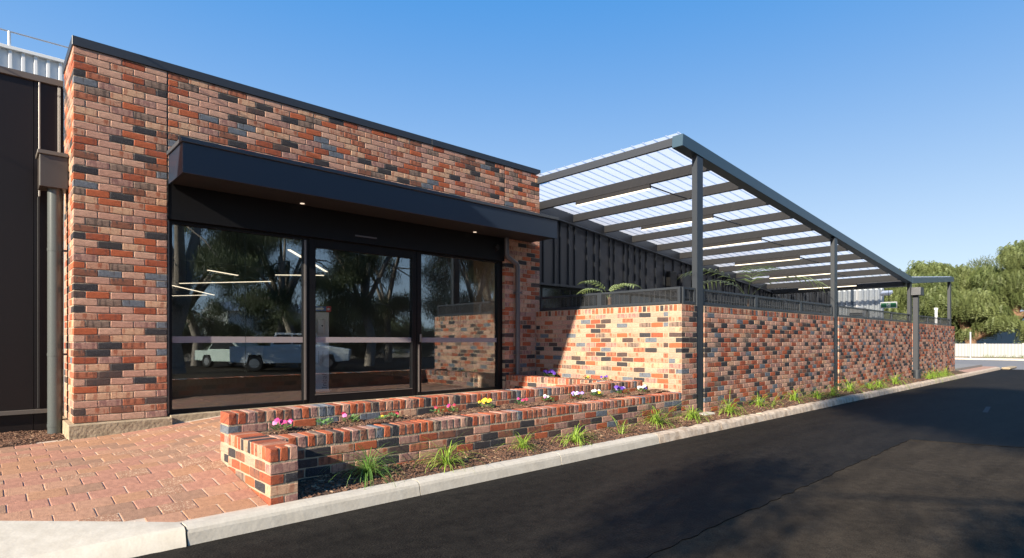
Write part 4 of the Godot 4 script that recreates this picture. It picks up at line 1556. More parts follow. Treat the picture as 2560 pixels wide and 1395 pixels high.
func build_plants() -> void:
	var big := grass_mesh(401, 120, 0.46, 1.05)
	var kinds := [grass_mesh(402, 80, 0.36, 1.1), grass_mesh(403, 60, 0.32, 1.0), grass_mesh(404, 85, 0.29, 1.2), grass_mesh(405, 16, 0.42, 0.8)]
	var spots := [[1.85, 3.50, -1, 1.0], [2.67, 3.62, 0, 1.15], [3.83, 3.52, 3, 1.0], [3.80, 3.56, 1, 0.8], [4.67, 3.61, 2, 1.3], [5.60, 3.60, 3, 1.1], [6.62, 3.50, 0, 1.2], [6.72, 3.50, 3, 1.4], [7.55, 3.56, 2, 1.3], [8.71, 3.60, 0, 1.3], [10.11, 3.50, 1, 1.2], [10.6, 3.55, 3, 1.0], [11.72, 3.52, 0, 1.3], [12.81, 3.60, 2, 1.4], [13.57, 3.66, 0, 1.3], [14.99, 3.58, 0, 1.5], [16.44, 3.62, 2, 1.5], [17.23, 3.64, 2, 1.4], [18.92, 3.6, 0, 1.5], [22.6, 3.70, 2, 1.6], [23.4, 3.66, 0, 1.4], [24.4, 3.66, 2, 1.6], [25.4, 3.65, 0, 1.5]]
	for k in spots.size():
		var q: Array = spots[k]
		var me: ArrayMesh = big if q[2] < 0 else kinds[q[2]]
		var label := "strappy green grass clump in the mulch bed along the kerb"
		var grp := "grass clumps along the kerb"
		if k == 0: label = "largest strappy grass clump, half in the shadow of the brick pier"
		var near := {1: "grass clump spilling over the kerb at the first kerb joint past the pier", 4: "low wide grass clump below the violet pansy", 6: "grass clump at the foot of the planter wall beside the wall corner", 8: "low grass clump just left of the tallest post", 9: "grass clump just right of the tallest post", 15: "grass clump in front of the second pergola post", 18: "grass clump just left of the square downpipe"}
		if near.has(k): label = near[k]
		if q[2] == 3:
			label = {2: "thin wispy grass with tall blades below the bright yellow pansy", 5: "thin wispy grass with tall blades below the deep purple pansy", 7: "tall arching blades beside the planter wall corner"}.get(k, "thin wispy grass with a few tall blades at the foot of the long street wall")
		var o := solo("grass_clump", me, M.grass if k != 0 else M.grass_mid, label, "grass", grp)
		o.position = Vector3(q[0], street_bed_y(q[0], q[1]), q[1])
		o.rotation.y = k * 1.7
		o.scale = Vector3.ONE * q[3] * 1.25
	# pansies
	var petals := func(s: int) -> ArrayMesh:
		var r := RandomNumberGenerator.new()
		r.seed = s
		var mb := MB.new()
		for k in 5:
			var a := TAU * k / 5.0 + 0.3
			var c := Vector3(cos(a), sin(a), 0) * 0.012
			var rad := 0.014 if k != 3 else 0.017
			var ring := []
			for q in 8:
				var b := TAU * q / 8.0
				ring.append(c + Vector3(cos(b) * rad, sin(b) * rad * 0.9, r.randf_range(-0.003, 0.004)))
			for q in 8:
				mb.tri(c + Vector3(0, 0, 0.002), ring[q], ring[(q + 1) % 8])
		return mb.mesh()
	var flower: ArrayMesh = petals.call(501)
	var pansies := [
		[1.28, 2.93, 6, ["petal_magenta", "petal_magenta", "petal_pink"], "magenta pink pansy near the brick pier end of the planter", 1.25],
		[1.69, 2.90, 0, ["petal_white"], "small green pansy seedling without flowers in the planter", 1.0],
		[2.01, 2.85, 2, ["petal_crimson", "petal_pink"], "crimson pansy with one pale pink bloom in the planter", 1.1],
		[2.31, 2.97, 1, ["petal_yellow"], "leafy pansy with a single small yellow bloom", 0.8],
		[2.49, 2.94, 2, ["petal_crimson"], "small leafy pansy with dark red blooms beside the yellow one", 0.9],
		[3.04, 2.92, 2, ["petal_crimson"], "low red pansy half hidden by the planter coping", 0.9],
		[3.31, 2.86, 3, ["petal_magenta", "petal_crimson"], "dark magenta pansy left of the bright yellow one", 1.0],
		[3.84, 2.86, 8, ["petal_yellow"], "bright yellow pansy with many blooms in the planter", 1.2],
		[4.38, 2.92, 4, ["petal_magenta", "petal_crimson"], "deep magenta pansy right of the bright yellow one", 1.0],
		[4.97, 2.86, 3, ["petal_white", "petal_pink"], "white and pink pansy in the middle of the planter", 1.1],
		[5.53, 2.90, 7, ["petal_violet", "petal_violet", "petal_white"], "pale violet pansy in full bloom in the planter", 1.25],
		[6.00, 2.86, 5, ["petal_white", "petal_white", "petal_yellow"], "white and yellow pansy between the violet and the purple one", 1.25],
		[6.62, 2.86, 8, ["petal_purple", "petal_purple", "petal_violet"], "deep purple pansy below the end of the upper planter wall", 1.35],
		[7.12, 2.92, 7, ["petal_white", "petal_white", "petal_purple"], "white pansy with purple faces beside the sunlit wall", 1.2],
	]
	var r := RandomNumberGenerator.new()
	r.seed = 502
	for a in pansies:
		pansy(r, Vector3(a[0], 0.625, a[1]), a[2], a[3], a[4], a[5], flower)
	pansy(r, Vector3(7.35, 0.745, 0.62), 8, ["petal_purple"], "purple pansy in the corner bed at the edge of the wall shadow", 1.6, flower)
	pansy(r, Vector3(7.40, 0.745, 1.52), 1, ["petal_yellow"], "low green pansy in the corner bed against the sunlit wall", 1.0, flower)
	pansy(r, Vector3(7.38, 0.745, 1.95), 3, ["petal_purple"], "small purple pansy in the corner bed against the sunlit wall", 1.1, flower)
	palm(Vector3(8.45, 0.28, 1.20), 2.36, 4, 0.70, 601, "potted palm behind the mesh screen on the sunlit wall")
	palm(Vector3(13.5, 0.28, 1.7), 2.55, 5, 1.75, 602, "large arching palm behind the street wall screen")


func pansy(r: RandomNumberGenerator, at: Vector3, n: int, cols: Array, label: String, size: float, flower: ArrayMesh) -> void:
	var t := thing("pansy", label, "flower", at, "pansies in the planters")
	var f := MB.new()
	for k in 40:
		var a := r.randf() * TAU
		var d := r.randf_range(0.01, 0.085) * size
		var p := at + Vector3(cos(a) * d, r.randf_range(0.0, 0.05) * size, sin(a) * d)
		var out := Vector3(cos(a), r.randf_range(0.2, 0.9), sin(a)).normalized()
		var side := out.cross(Vector3.UP).normalized()
		var l := r.randf_range(0.03, 0.055) * size
		f.quad(p, p + out * l * 0.5 + side * l * 0.3, p + out * l, p + out * l * 0.5 - side * l * 0.3)
	part(t, "foliage", f, M.herb)
	for k in n:
		var o := MeshInstance3D.new()
		o.mesh = flower
		o.name = "blossom"
		o.set_surface_override_material(0, M[cols[k % cols.size()]])
		t.add_child(o, true)
		var a := r.randf() * TAU
		var d := r.randf_range(0.01, 0.07) * size
		var face := Vector3(-0.5 + r.randf_range(-0.5, 0.4), r.randf_range(0.2, 0.8), 0.8).normalized()
		var b := Basis.looking_at(-face, Vector3.UP)
		o.transform = Transform3D(b.scaled(Vector3.ONE * size * r.randf_range(0.6, 0.95)), Vector3(cos(a) * d * 1.2, r.randf_range(0.055, 0.09) * size, sin(a) * d))


func palm(at: Vector3, height: float, fronds: int, length: float, s: int, label: String) -> void:
	var t := thing("palm", label, "palm", at)
	var r := RandomNumberGenerator.new()
	r.seed = s
	var pot := MB.new()
	pot.tube([at, at + Vector3(0, 0.45, 0)], [0.2, 0.27], 16)
	part(t, "pot", pot, M.cap_dark)
	var tk := MB.new()
	tk.tube([at + Vector3(0, 0.4, 0), at + Vector3(0.02, height - 0.3, 0.01)], [0.07, 0.035], 9)
	part(t, "trunk", tk, M.bark_brown)
	for k in fronds:
		var yaw := TAU * k / fronds + r.randf_range(-0.25, 0.25)
		var ang := r.randf_range(0.95, 1.4)
		var dir := Vector3(cos(yaw), 0, sin(yaw))
		var p := at + Vector3(0, height - 0.35, 0)
		var mb := MB.new()
		var pts := [p]
		var n := 12
		var L := length * r.randf_range(0.8, 1.1)
		for q in n:
			p += (dir * cos(ang) + Vector3.UP * sin(ang)) * L / n
			ang -= 1.55 / n
			pts.append(p)
		mb.tube(pts, [0.009, 0.004], 5, false)
		for q in range(4, n + 1):
			var d: Vector3 = (pts[q] - pts[q - 1]).normalized()
			var side := d.cross(Vector3.UP).normalized()
			var ll := 0.36 * length * (0.55 + 0.45 * sin(PI * float(q - 4) / (n - 2.5)))
			for sg in [-1.0, 1.0]:
				var o: Vector3 = (side * sg * 0.85 + d * 0.55 + Vector3(0, -0.12, 0)).normalized()
				var a: Vector3 = pts[q]
				var m := a + o * ll * 0.5 + Vector3(0, 0.015, 0)
				var e := a + o * ll + Vector3(0, -0.16 * ll, 0)
				var w := d * 0.019
				mb.quad(a - w * 0.5, a + w * 0.5, m + w, m - w)
				mb.tri(m - w, m + w, e)
		part(t, "frond", mb, M.palm)


# ------------------------------------------------------------------ trees
func leaf_cluster(s: int, weeping: bool) -> ArrayMesh:
	var r := RandomNumberGenerator.new()
	r.seed = s
	var mb := MB.new()
	if weeping:
		for k in 8:
			var a := r.randf() * TAU
			var p := Vector3(cos(a), 0, sin(a)) * r.randf_range(0.0, 0.42) + Vector3(0, r.randf_range(-0.1, 0.25), 0)
			var n := 6
			for q in n:
				var down := Vector3(cos(a) * 0.03 * (3 - q) * 0.5 + r.randf_range(-0.03, 0.03), -0.075 + 0.02 * (2 - q), sin(a) * 0.03 * (3 - q) * 0.5 + r.randf_range(-0.03, 0.03))
				for sg in [-1.0, 1.0]:
					var o := Vector3(cos(a + sg * 1.3), -0.55, sin(a + sg * 1.3)) * r.randf_range(0.09, 0.15)
					var w := Vector3(0.014, 0.022, 0.014)
					mb.tri(p - w, p + o, p + w)
				p += down
	else:
		for k in 44:
			var d := Vector3(r.randf_range(-1, 1), r.randf_range(-0.8, 0.8), r.randf_range(-1, 1)).normalized() * pow(r.randf(), 0.5) * 0.42
			var o := Vector3(r.randf_range(-0.6, 0.6), -1.0, r.randf_range(-0.6, 0.6)).normalized() * r.randf_range(0.10, 0.17)
			var w := o.cross(Vector3(r.randf_range(-1, 1), 0.2, r.randf_range(-1, 1))).normalized() * 0.013
			mb.tri(d, d + o * 0.5 + w, d + o)
			mb.tri(d, d + o, d + o * 0.5 - w)
	return mb.mesh()


func tree(kind: String, at: Vector3, trunk: Array, radii: Array, limbs: Array, blobs: Array, count: int, size: float, cols: Array, s: int, label: String, group: String, bark: Material) -> void:
	var t := thing(kind, label, "tree", at, group)
	var r := RandomNumberGenerator.new()
	r.seed = s
	var tk := MB.new()
	var pts := []
	for p in trunk: pts.append(at + p)
	tk.tube(pts, radii, 12)
	for l in limbs:
		var lp := []
		for p in l[0]: lp.append(at + p)
		tk.tube(lp, l[1], 8)
	# a branch from the nearest limb into each clump of leaves
	for b in blobs:
		var best: Vector3 = pts[-1]
		for l in limbs:
			for p in l[0]:
				if (at + p).distance_to(at + b[0]) < best.distance_to(at + b[0]): best = at + p
		var mid: Vector3 = best.lerp(at + b[0], 0.5) + Vector3(0, 0.25, 0)
		tk.tube([best, mid, at + b[0]], [0.05, 0.032, 0.012], 6)
	part(t, "trunk", tk, bark)
	var xs := []
	var cs := []
	var vol := 0.0
	# each clump breaks into smaller ones with gaps between, each of its own tone
	var small := []
	for b in blobs:
		for k in 6:
			var d := Vector3(r.randfn(), r.randfn() * 0.8 + 0.15, r.randfn()).normalized() * r.randf_range(0.45, 0.85)
			var f := r.randf_range(0.34, 0.56)
			small.append([b[0] + d * b[1], b[1] * f, cols[0].lerp(cols[1], r.randf()) * r.randf_range(0.8, 1.15)])
	for b in small: vol += b[1].x * b[1].y * b[1].z
	for b in small:
		var n := int(count * b[1].x * b[1].y * b[1].z / vol)
		for k in n:
			var d := Vector3(r.randfn(), r.randfn(), r.randfn()).normalized() * pow(r.randf(), 0.42)
			var p: Vector3 = b[0] + d * b[1]
			var sc := size * r.randf_range(0.7, 1.3)
			xs.append(Transform3D(Basis(Vector3.UP, r.randf() * TAU).scaled(Vector3(sc, sc * r.randf_range(0.85, 1.25), sc)), p))
			cs.append(cols[0].lerp(cols[1], r.randf()).lerp(b[2], 0.6))
	var key := "pepper" if kind == "pepper_tree" else "gum"
	if kind == "pepper_tree":
		var arr: Array = leaf_mats[key].surface_get_arrays(0)
		var cv: PackedVector3Array = arr[Mesh.ARRAY_VERTEX]
		var cn: PackedVector3Array = arr[Mesh.ARRAY_NORMAL]
		var vv := PackedVector3Array()
		var nn := PackedVector3Array()
		var cc := PackedColorArray()
		for k in xs.size():
			vv.append_array(xs[k] * cv)
			nn.append_array(Transform3D(xs[k].basis.orthonormalized(), Vector3.ZERO) * cn)
			var one := PackedColorArray()
			one.resize(cv.size())
			one.fill(cs[k])
			cc.append_array(one)
		var big := []
		big.resize(Mesh.ARRAY_MAX)
		big[Mesh.ARRAY_VERTEX] = vv
		big[Mesh.ARRAY_NORMAL] = nn
		big[Mesh.ARRAY_COLOR] = cc
		var am := ArrayMesh.new()
		am.add_surface_from_arrays(Mesh.PRIMITIVE_TRIANGLES, big)
		am.surface_set_material(0, M.leaf_pepper)
		var co := MeshInstance3D.new()
		co.mesh = am
		co.name = "crown"
		t.add_child(co)
		return
	var mm := MultiMesh.new()
	mm.transform_format = MultiMesh.TRANSFORM_3D
	mm.use_colors = true
	mm.mesh = leaf_mats[key]
	mm.instance_count = xs.size()
	for k in xs.size():
		mm.set_instance_transform(k, xs[k])
		mm.set_instance_color(k, cs[k])
	var o := MultiMeshInstance3D.new()
	o.multimesh = mm
	o.name = "crown"
	o.set_meta("kind", "stuff")
	t.add_child(o)


func build_trees() -> void:
	leaf_mats["pepper"] = leaf_cluster(701, true)
	leaf_mats["pepper"].surface_set_material(0, M.leaf_pepper)
	leaf_mats["gum"] = leaf_cluster(702, false)
	leaf_mats["gum"].surface_set_material(0, M.leaf_gum)
	var V := func(a, b, c): return Vector3(a, b, c)
	var pc := [Color(0.075, 0.105, 0.032), Color(0.19, 0.225, 0.085)]
	var gc := [Color(0.035, 0.05, 0.02), Color(0.10, 0.125, 0.05)]
	# pepper trees behind the white fence
	tree("pepper_tree", Vector3(64.5, 0.1, -1.6), [V.call(0, 0, 0), V.call(-0.2, 1.2, 0.1), V.call(0.1, 2.2, -0.1), V.call(0.3, 3.2, -0.6)], [0.55, 0.42, 0.45, 0.35],
		[[[V.call(0, 1.6, 0), V.call(0.0, 2.6, 1.6), V.call(0, 3.6, 3.6), V.call(0, 3.9, 6.5)], [0.5, 0.42, 0.32, 0.18]], [[V.call(0.2, 3.0, -0.4), V.call(0, 5.5, -2.2), V.call(0, 7.0, -3.0)], [0.4, 0.25, 0.1]], [[V.call(0, 3.4, 3.0), V.call(0, 6.0, 3.6), V.call(0, 8.0, 4.0)], [0.3, 0.2, 0.1]]],
		[[V.call(0, 5.2, -2.5), V.call(2.6, 2.4, 2.6)], [V.call(0.4, 7.2, -3.0), V.call(2.0, 1.7, 2.0)], [V.call(0, 4.6, 1.0), V.call(2.6, 1.9, 2.2)], [V.call(0.2, 6.8, 2.6), V.call(2.6, 2.0, 2.4)], [V.call(0, 8.4, 4.0), V.call(2.2, 1.5, 2.0)], [V.call(0, 4.8, 5.2), V.call(2.6, 1.7, 2.6)], [V.call(0, 6.4, 6.6), V.call(2.6, 2.2, 2.6)], [V.call(-1, 2.9, -3.2), V.call(1.5, 1.2, 1.4)], [V.call(-0.6, 3.4, 2.6), V.call(1.6, 0.9, 1.6)], [V.call(-0.6, 3.2, 6.8), V.call(1.4, 1.2, 1.8)], [V.call(0.6, 2.6, 0.6), V.call(1.6, 0.9, 1.4)], [V.call(0.8, 2.2, 4.6), V.call(1.6, 1.0, 1.8)], [V.call(0.8, 2.4, 8.2), V.call(1.6, 1.1, 1.8)], [V.call(1.2, 2.6, -5.0), V.call(1.8, 1.4, 1.8)]],
		6000, 1.2, pc, 711, "large weeping pepper tree with thick bent trunk behind the white fence", "pepper trees behind the white fence", M.bark_brown)
	tree("pepper_tree", Vector3(67.0, 0.1, -9.5), [V.call(0, 0, 0), V.call(0.2, 1.5, 0.2), V.call(0, 3.0, 0.6)], [0.6, 0.45, 0.3],
		[[[V.call(0, 2.6, 0.4), V.call(0, 4.2, 2.4), V.call(0, 5.6, 3.6)], [0.28, 0.2, 0.1]], [[V.call(0, 2.8, 0.4), V.call(0, 4.6, -1.8), V.call(0, 6.0, -3.0)], [0.28, 0.2, 0.1]]],
		[[V.call(0, 4.6, -2.6), V.call(2.6, 2.2, 2.6)], [V.call(0, 4.2, 0.8), V.call(2.4, 2.0, 2.2)], [V.call(0, 6.2, 0.4), V.call(2.4, 1.8, 2.4)], [V.call(0, 5.4, 3.4), V.call(2.4, 2.0, 2.2)], [V.call(0, 3.0, 3.6), V.call(1.8, 1.4, 1.8)]],
		3000, 1.25, pc, 712, "weeping pepper tree seen under the pergola roof past the exit sign", "pepper trees behind the white fence", M.bark_brown)
	tree("pepper_tree", Vector3(66.0, 0.1, 13.0), [V.call(0, 0, 0), V.call(0.2, 1.5, 0.2), V.call(0, 3.0, -0.6)], [0.7, 0.5, 0.35],
		[[[V.call(0, 2.6, -0.4), V.call(0, 4.8, -3.0), V.call(0, 7.0, -4.4)], [0.3, 0.2, 0.1]], [[V.call(0, 2.8, -0.4), V.call(0, 5.2, 1.8), V.call(0, 7.0, 3.0)], [0.28, 0.2, 0.1]]],
		[[V.call(0, 6.4, -4.6), V.call(2.8, 2.4, 2.8)], [V.call(0, 8.6, -4.4), V.call(2.2, 1.6, 2.2)], [V.call(0, 4.4, -5.6), V.call(2.2, 1.6, 2.2)], [V.call(0, 5.6, 0.0), V.call(3, 2.6, 3)], [V.call(0, 8.4, 0.0), V.call(2.8, 2.2, 2.8)], [V.call(0, 5.6, 4.0), V.call(3, 2.4, 3)]],
		3000, 1.25, pc, 713, "tall weeping pepper tree beyond the end of the white fence", "pepper trees behind the white fence", M.bark_brown)
	tree("pepper_tree", Vector3(68.0, 0.1, -4.6), [V.call(0, 0, 0), V.call(0.2, 1.5, 0.2), V.call(0, 3.2, 0.3)], [0.4, 0.32, 0.22],
		[[[V.call(0, 2.9, 0.3), V.call(0, 5.0, 1.4), V.call(0, 6.6, 1.8)], [0.2, 0.14, 0.07]], [[V.call(0, 2.9, 0.3), V.call(0, 5.0, -1.2), V.call(0, 6.6, -1.6)], [0.2, 0.14, 0.07]]],
		[[V.call(0, 4.2, -1.0), V.call(2.2, 2.0, 2.2)], [V.call(0, 6.4, -1.4), V.call(2.2, 1.8, 2.2)], [V.call(0, 6.6, 1.8), V.call(2.2, 1.9, 2.0)], [V.call(0, 4.0, 2.0), V.call(2.2, 1.8, 2.0)], [V.call(0, 8.0, 0.4), V.call(1.6, 1.1, 1.6)], [V.call(-0.5, 2.4, 0.8), V.call(1.8, 1.2, 2.0)]],
		2600, 1.25, pc, 714, "weeping pepper tree filling the gap between the two nearest ones", "pepper trees behind the white fence", M.bark_brown)
	# dark wood further off
	for k in 5:
		var z := -34.0 + k * 14.0
		tree("distant_tree", Vector3(92 + (k % 2) * 6, 0.1, z), [V.call(0, 0, 0), V.call(0, 4, 0)], [0.5, 0.3], [[[V.call(0, 3.5, 0), V.call(0.5, 7, 0.6)], [0.3, 0.1]]],
			[[V.call(0, 6, 0), V.call(4.5, 3, 5)], [V.call(0, 8.5, 1.5), V.call(3.4, 2.4, 3.6)], [V.call(0, 5, -4), V.call(3.5, 2.6, 3.6)], [V.call(0, 5, 4.5), V.call(3.5, 2.6, 3.6)]], 1300, 2.2, gc, 720 + k, "dark bushy tree far behind the pepper trees", "far trees", M.bark)
	# gums across the yard, mirrored in the glass
	var gums := [[5.3, 19.5, 0.55, 11.0], [8.2, 27.5, 0.3, 9.5], [11.3, 21.5, 0.26, 10.5], [13.5, 29.0, 0.3, 12.0], [15.2, 20.5, 0.30, 10.5], [18.5, 24.0, 0.26, 11.5], [21.5, 19.0, 0.24, 9.5], [25.0, 22.0, 0.35, 12.0], [29.5, 26.0, 0.3, 10.0], [34.0, 20.0, 0.3, 10.5], [40.0, 24.0, 0.35, 11.5]]
	for k in gums.size():
		var g: Array = gums[k]
		var r := RandomNumberGenerator.new()
		r.seed = 740 + k
		var H: float = g[3]
		var trunk := [V.call(0, -0.1, 0), V.call(r.randf_range(-0.2, 0.2), 1.5, r.randf_range(-0.2, 0.2)), V.call(r.randf_range(-0.5, 0.5), 3.2, r.randf_range(-0.4, 0.4)), V.call(r.randf_range(-0.8, 0.8), H * 0.55, r.randf_range(-0.6, 0.6))]
		var limbs := []
		var blobs := []
		for q in 4:
			var a := TAU * q / 4.0 + r.randf_range(-0.5, 0.5)
			var rad := r.randf_range(1.6, 2.8)
			var top: Vector3 = V.call(cos(a) * rad, H * r.randf_range(0.55, 0.85), sin(a) * rad)
			limbs.append([[trunk[2], trunk[2].lerp(top, 0.5) + V.call(0, 0.4, 0), top], [g[2] * 0.5, g[2] * 0.3, 0.05]])
			blobs.append([top, V.call(r.randf_range(1.3, 1.9), r.randf_range(1.0, 1.5), r.randf_range(1.3, 1.9))])
			blobs.append([V.call(cos(a + 0.6) * (rad + 0.6), H * r.randf_range(0.32, 0.5), sin(a + 0.6) * (rad + 0.6)), V.call(r.randf_range(1.1, 1.6), r.randf_range(0.7, 1.1), r.randf_range(1.1, 1.6))])
		blobs.append([V.call(0, H * 0.9, 0), V.call(1.7, 1.2, 1.7)])
		if k % 2 == 1: blobs.append([V.call(1.6, 1.5, -1.2), V.call(1.3, 1.1, 1.2)])
		blobs.append([V.call(-1.2, 3.1, -0.6), V.call(1.4, 0.9, 1.3)])
		tree("gum_tree", Vector3(g[0], 0.05, g[1]), trunk, [g[2], g[2] * 0.85, g[2] * 0.75, g[2] * 0.4], limbs, blobs, 1300, 1.05, gc, 760 + k, "gum tree across the yard, mirrored in the entrance glass", "gum trees across the yard", M.bark)
	for k in 12:
		var r2 := RandomNumberGenerator.new()
		r2.seed = 840 + k
		var sb := []
		for q in 5: sb.append([V.call(r2.randf_range(-2.2, 2.2), r2.randf_range(1.0, 3.6), r2.randf_range(-1.2, 1.2)), V.call(r2.randf_range(1.4, 2.0), r2.randf_range(1.0, 1.6), r2.randf_range(1.0, 1.6))])
		tree("tall_shrub", Vector3(6.0 + k * 4.3, 0.0, 33.0 + r2.randf_range(-2.0, 4.0)), [V.call(0, -0.1, 0), V.call(0.1, 0.8, 0)], [0.12, 0.09], [[[V.call(0.1, 0.8, 0), V.call(0.5, 1.8, 0.3), V.call(0.7, 2.8, 0.2)], [0.08, 0.05, 0.02]]], sb, 900, 1.2, gc, 860 + k, "dense dark shrub across the yard behind the gum trees", "shrubs across the yard", M.bark)
	# two gums behind the camera's left shoulder throw the shade on the road
	var shade := [
		[Vector3(-9.0, 0.05, 12.9), [[V.call(0, 10.0, -3.2), V.call(2.2, 1.3, 1.9)], [V.call(0, 11.7, -2.0), V.call(2.2, 1.3, 2.0)], [V.call(0, 10.5, -0.4), V.call(2.0, 1.3, 1.8)], [V.call(0, 12.9, -1.0), V.call(1.8, 1.0, 1.8)], [V.call(0, 6.3, -4.4), V.call(1.3, 0.6, 0.7)], [V.call(0.3, 6.2, -2.0), V.call(1.9, 0.7, 1.0)], [V.call(-1.2, 6.4, -1.0), V.call(1.6, 0.8, 1.0)]], 2600],
		[Vector3(-13.5, 0.05, 15.0), [[V.call(0, 12.3, -2.4), V.call(2.4, 1.4, 2.2)], [V.call(1.0, 13.8, -1.4), V.call(2.2, 1.2, 2.0)], [V.call(-0.6, 12.6, 0.2), V.call(2.2, 1.3, 1.8)]], 2000],
	]
	for k in 2:
		var q: Array = shade[k]
		tree("gum_tree", q[0], [V.call(0, -0.1, 0), V.call(0.1, 2.5, 0.1), V.call(-0.1, 5.0, 0)], [0.2, 0.15, 0.11], [[[V.call(-0.1, 4.9, 0), V.call(0.3, 7.0, -0.2), V.call(0.4, 9.0, -0.3)], [0.10, 0.07, 0.04]], [[V.call(-0.1, 4.9, 0), V.call(-0.3, 7.5, 0.5), V.call(-0.4, 10.0, 1.0)], [0.10, 0.07, 0.04]]], q[1], q[2], 1.15, gc, 790 + k, "tall gum tree beside the yard whose shade falls on the road", "gum trees beside the road", M.bark)


# ------------------------------------------------------------------ far things, cars, added shade sail
func wheel(owner: Node3D, at: Vector3, axis: Vector3, rad: float) -> void:
	var t := MB.new()
	t.tube([at - axis * 0.11, at - axis * 0.09, at + axis * 0.09, at + axis * 0.11], [rad * 0.9, rad, rad, rad * 0.9], 20)
	var o := part(owner, "wheel", t, M.rubber)
	var rm := MB.new()
	rm.tube([at + axis * 0.1, at + axis * 0.118], [rad * 0.62, rad * 0.56], 14)
	rm.tube([at - axis * 0.118, at - axis * 0.1], [rad * 0.56, rad * 0.62], 14)
	part(o, "rim", rm, M.chrome)


# body from a side outline, x forward, pulled across the width with rounded shoulders
func car_shell(mb: MB, X: Transform3D, poly: Array, width: float, tuck: float) -> void:
	var cen := Vector2.ZERO
	for p in poly: cen += p
	cen /= poly.size()
	var inner := []
	for p in poly: inner.append(p + (cen - p).normalized() * tuck)
	var h := width * 0.5
	var n := poly.size()
	for k in n:
		var k2 := (k + 1) % n
		var a: Vector2 = poly[k]
		var b: Vector2 = poly[k2]
		var ai: Vector2 = inner[k]
		var bi: Vector2 = inner[k2]
		mb.quad(X * Vector3(a.x, a.y, h - tuck), X * Vector3(b.x, b.y, h - tuck), X * Vector3(b.x, b.y, -h + tuck), X * Vector3(a.x, a.y, -h + tuck))
		mb.quad(X * Vector3(a.x, a.y, h - tuck), X * Vector3(ai.x, ai.y, h), X * Vector3(bi.x, bi.y, h), X * Vector3(b.x, b.y, h - tuck))
		mb.quad(X * Vector3(a.x, a.y, -h + tuck), X * Vector3(b.x, b.y, -h + tuck), X * Vector3(bi.x, bi.y, -h), X * Vector3(ai.x, ai.y, -h))
	var idx := Geometry2D.triangulate_polygon(PackedVector2Array(inner))
	for k in range(0, idx.size(), 3):
		var A: Vector2 = inner[idx[k]]
		var B: Vector2 = inner[idx[k + 1]]
		var C: Vector2 = inner[idx[k + 2]]
		mb.tri(X * Vector3(A.x, A.y, h), X * Vector3(B.x, B.y, h), X * Vector3(C.x, C.y, h))
		mb.tri(X * Vector3(A.x, A.y, -h), X * Vector3(C.x, C.y, -h), X * Vector3(B.x, B.y, -h))


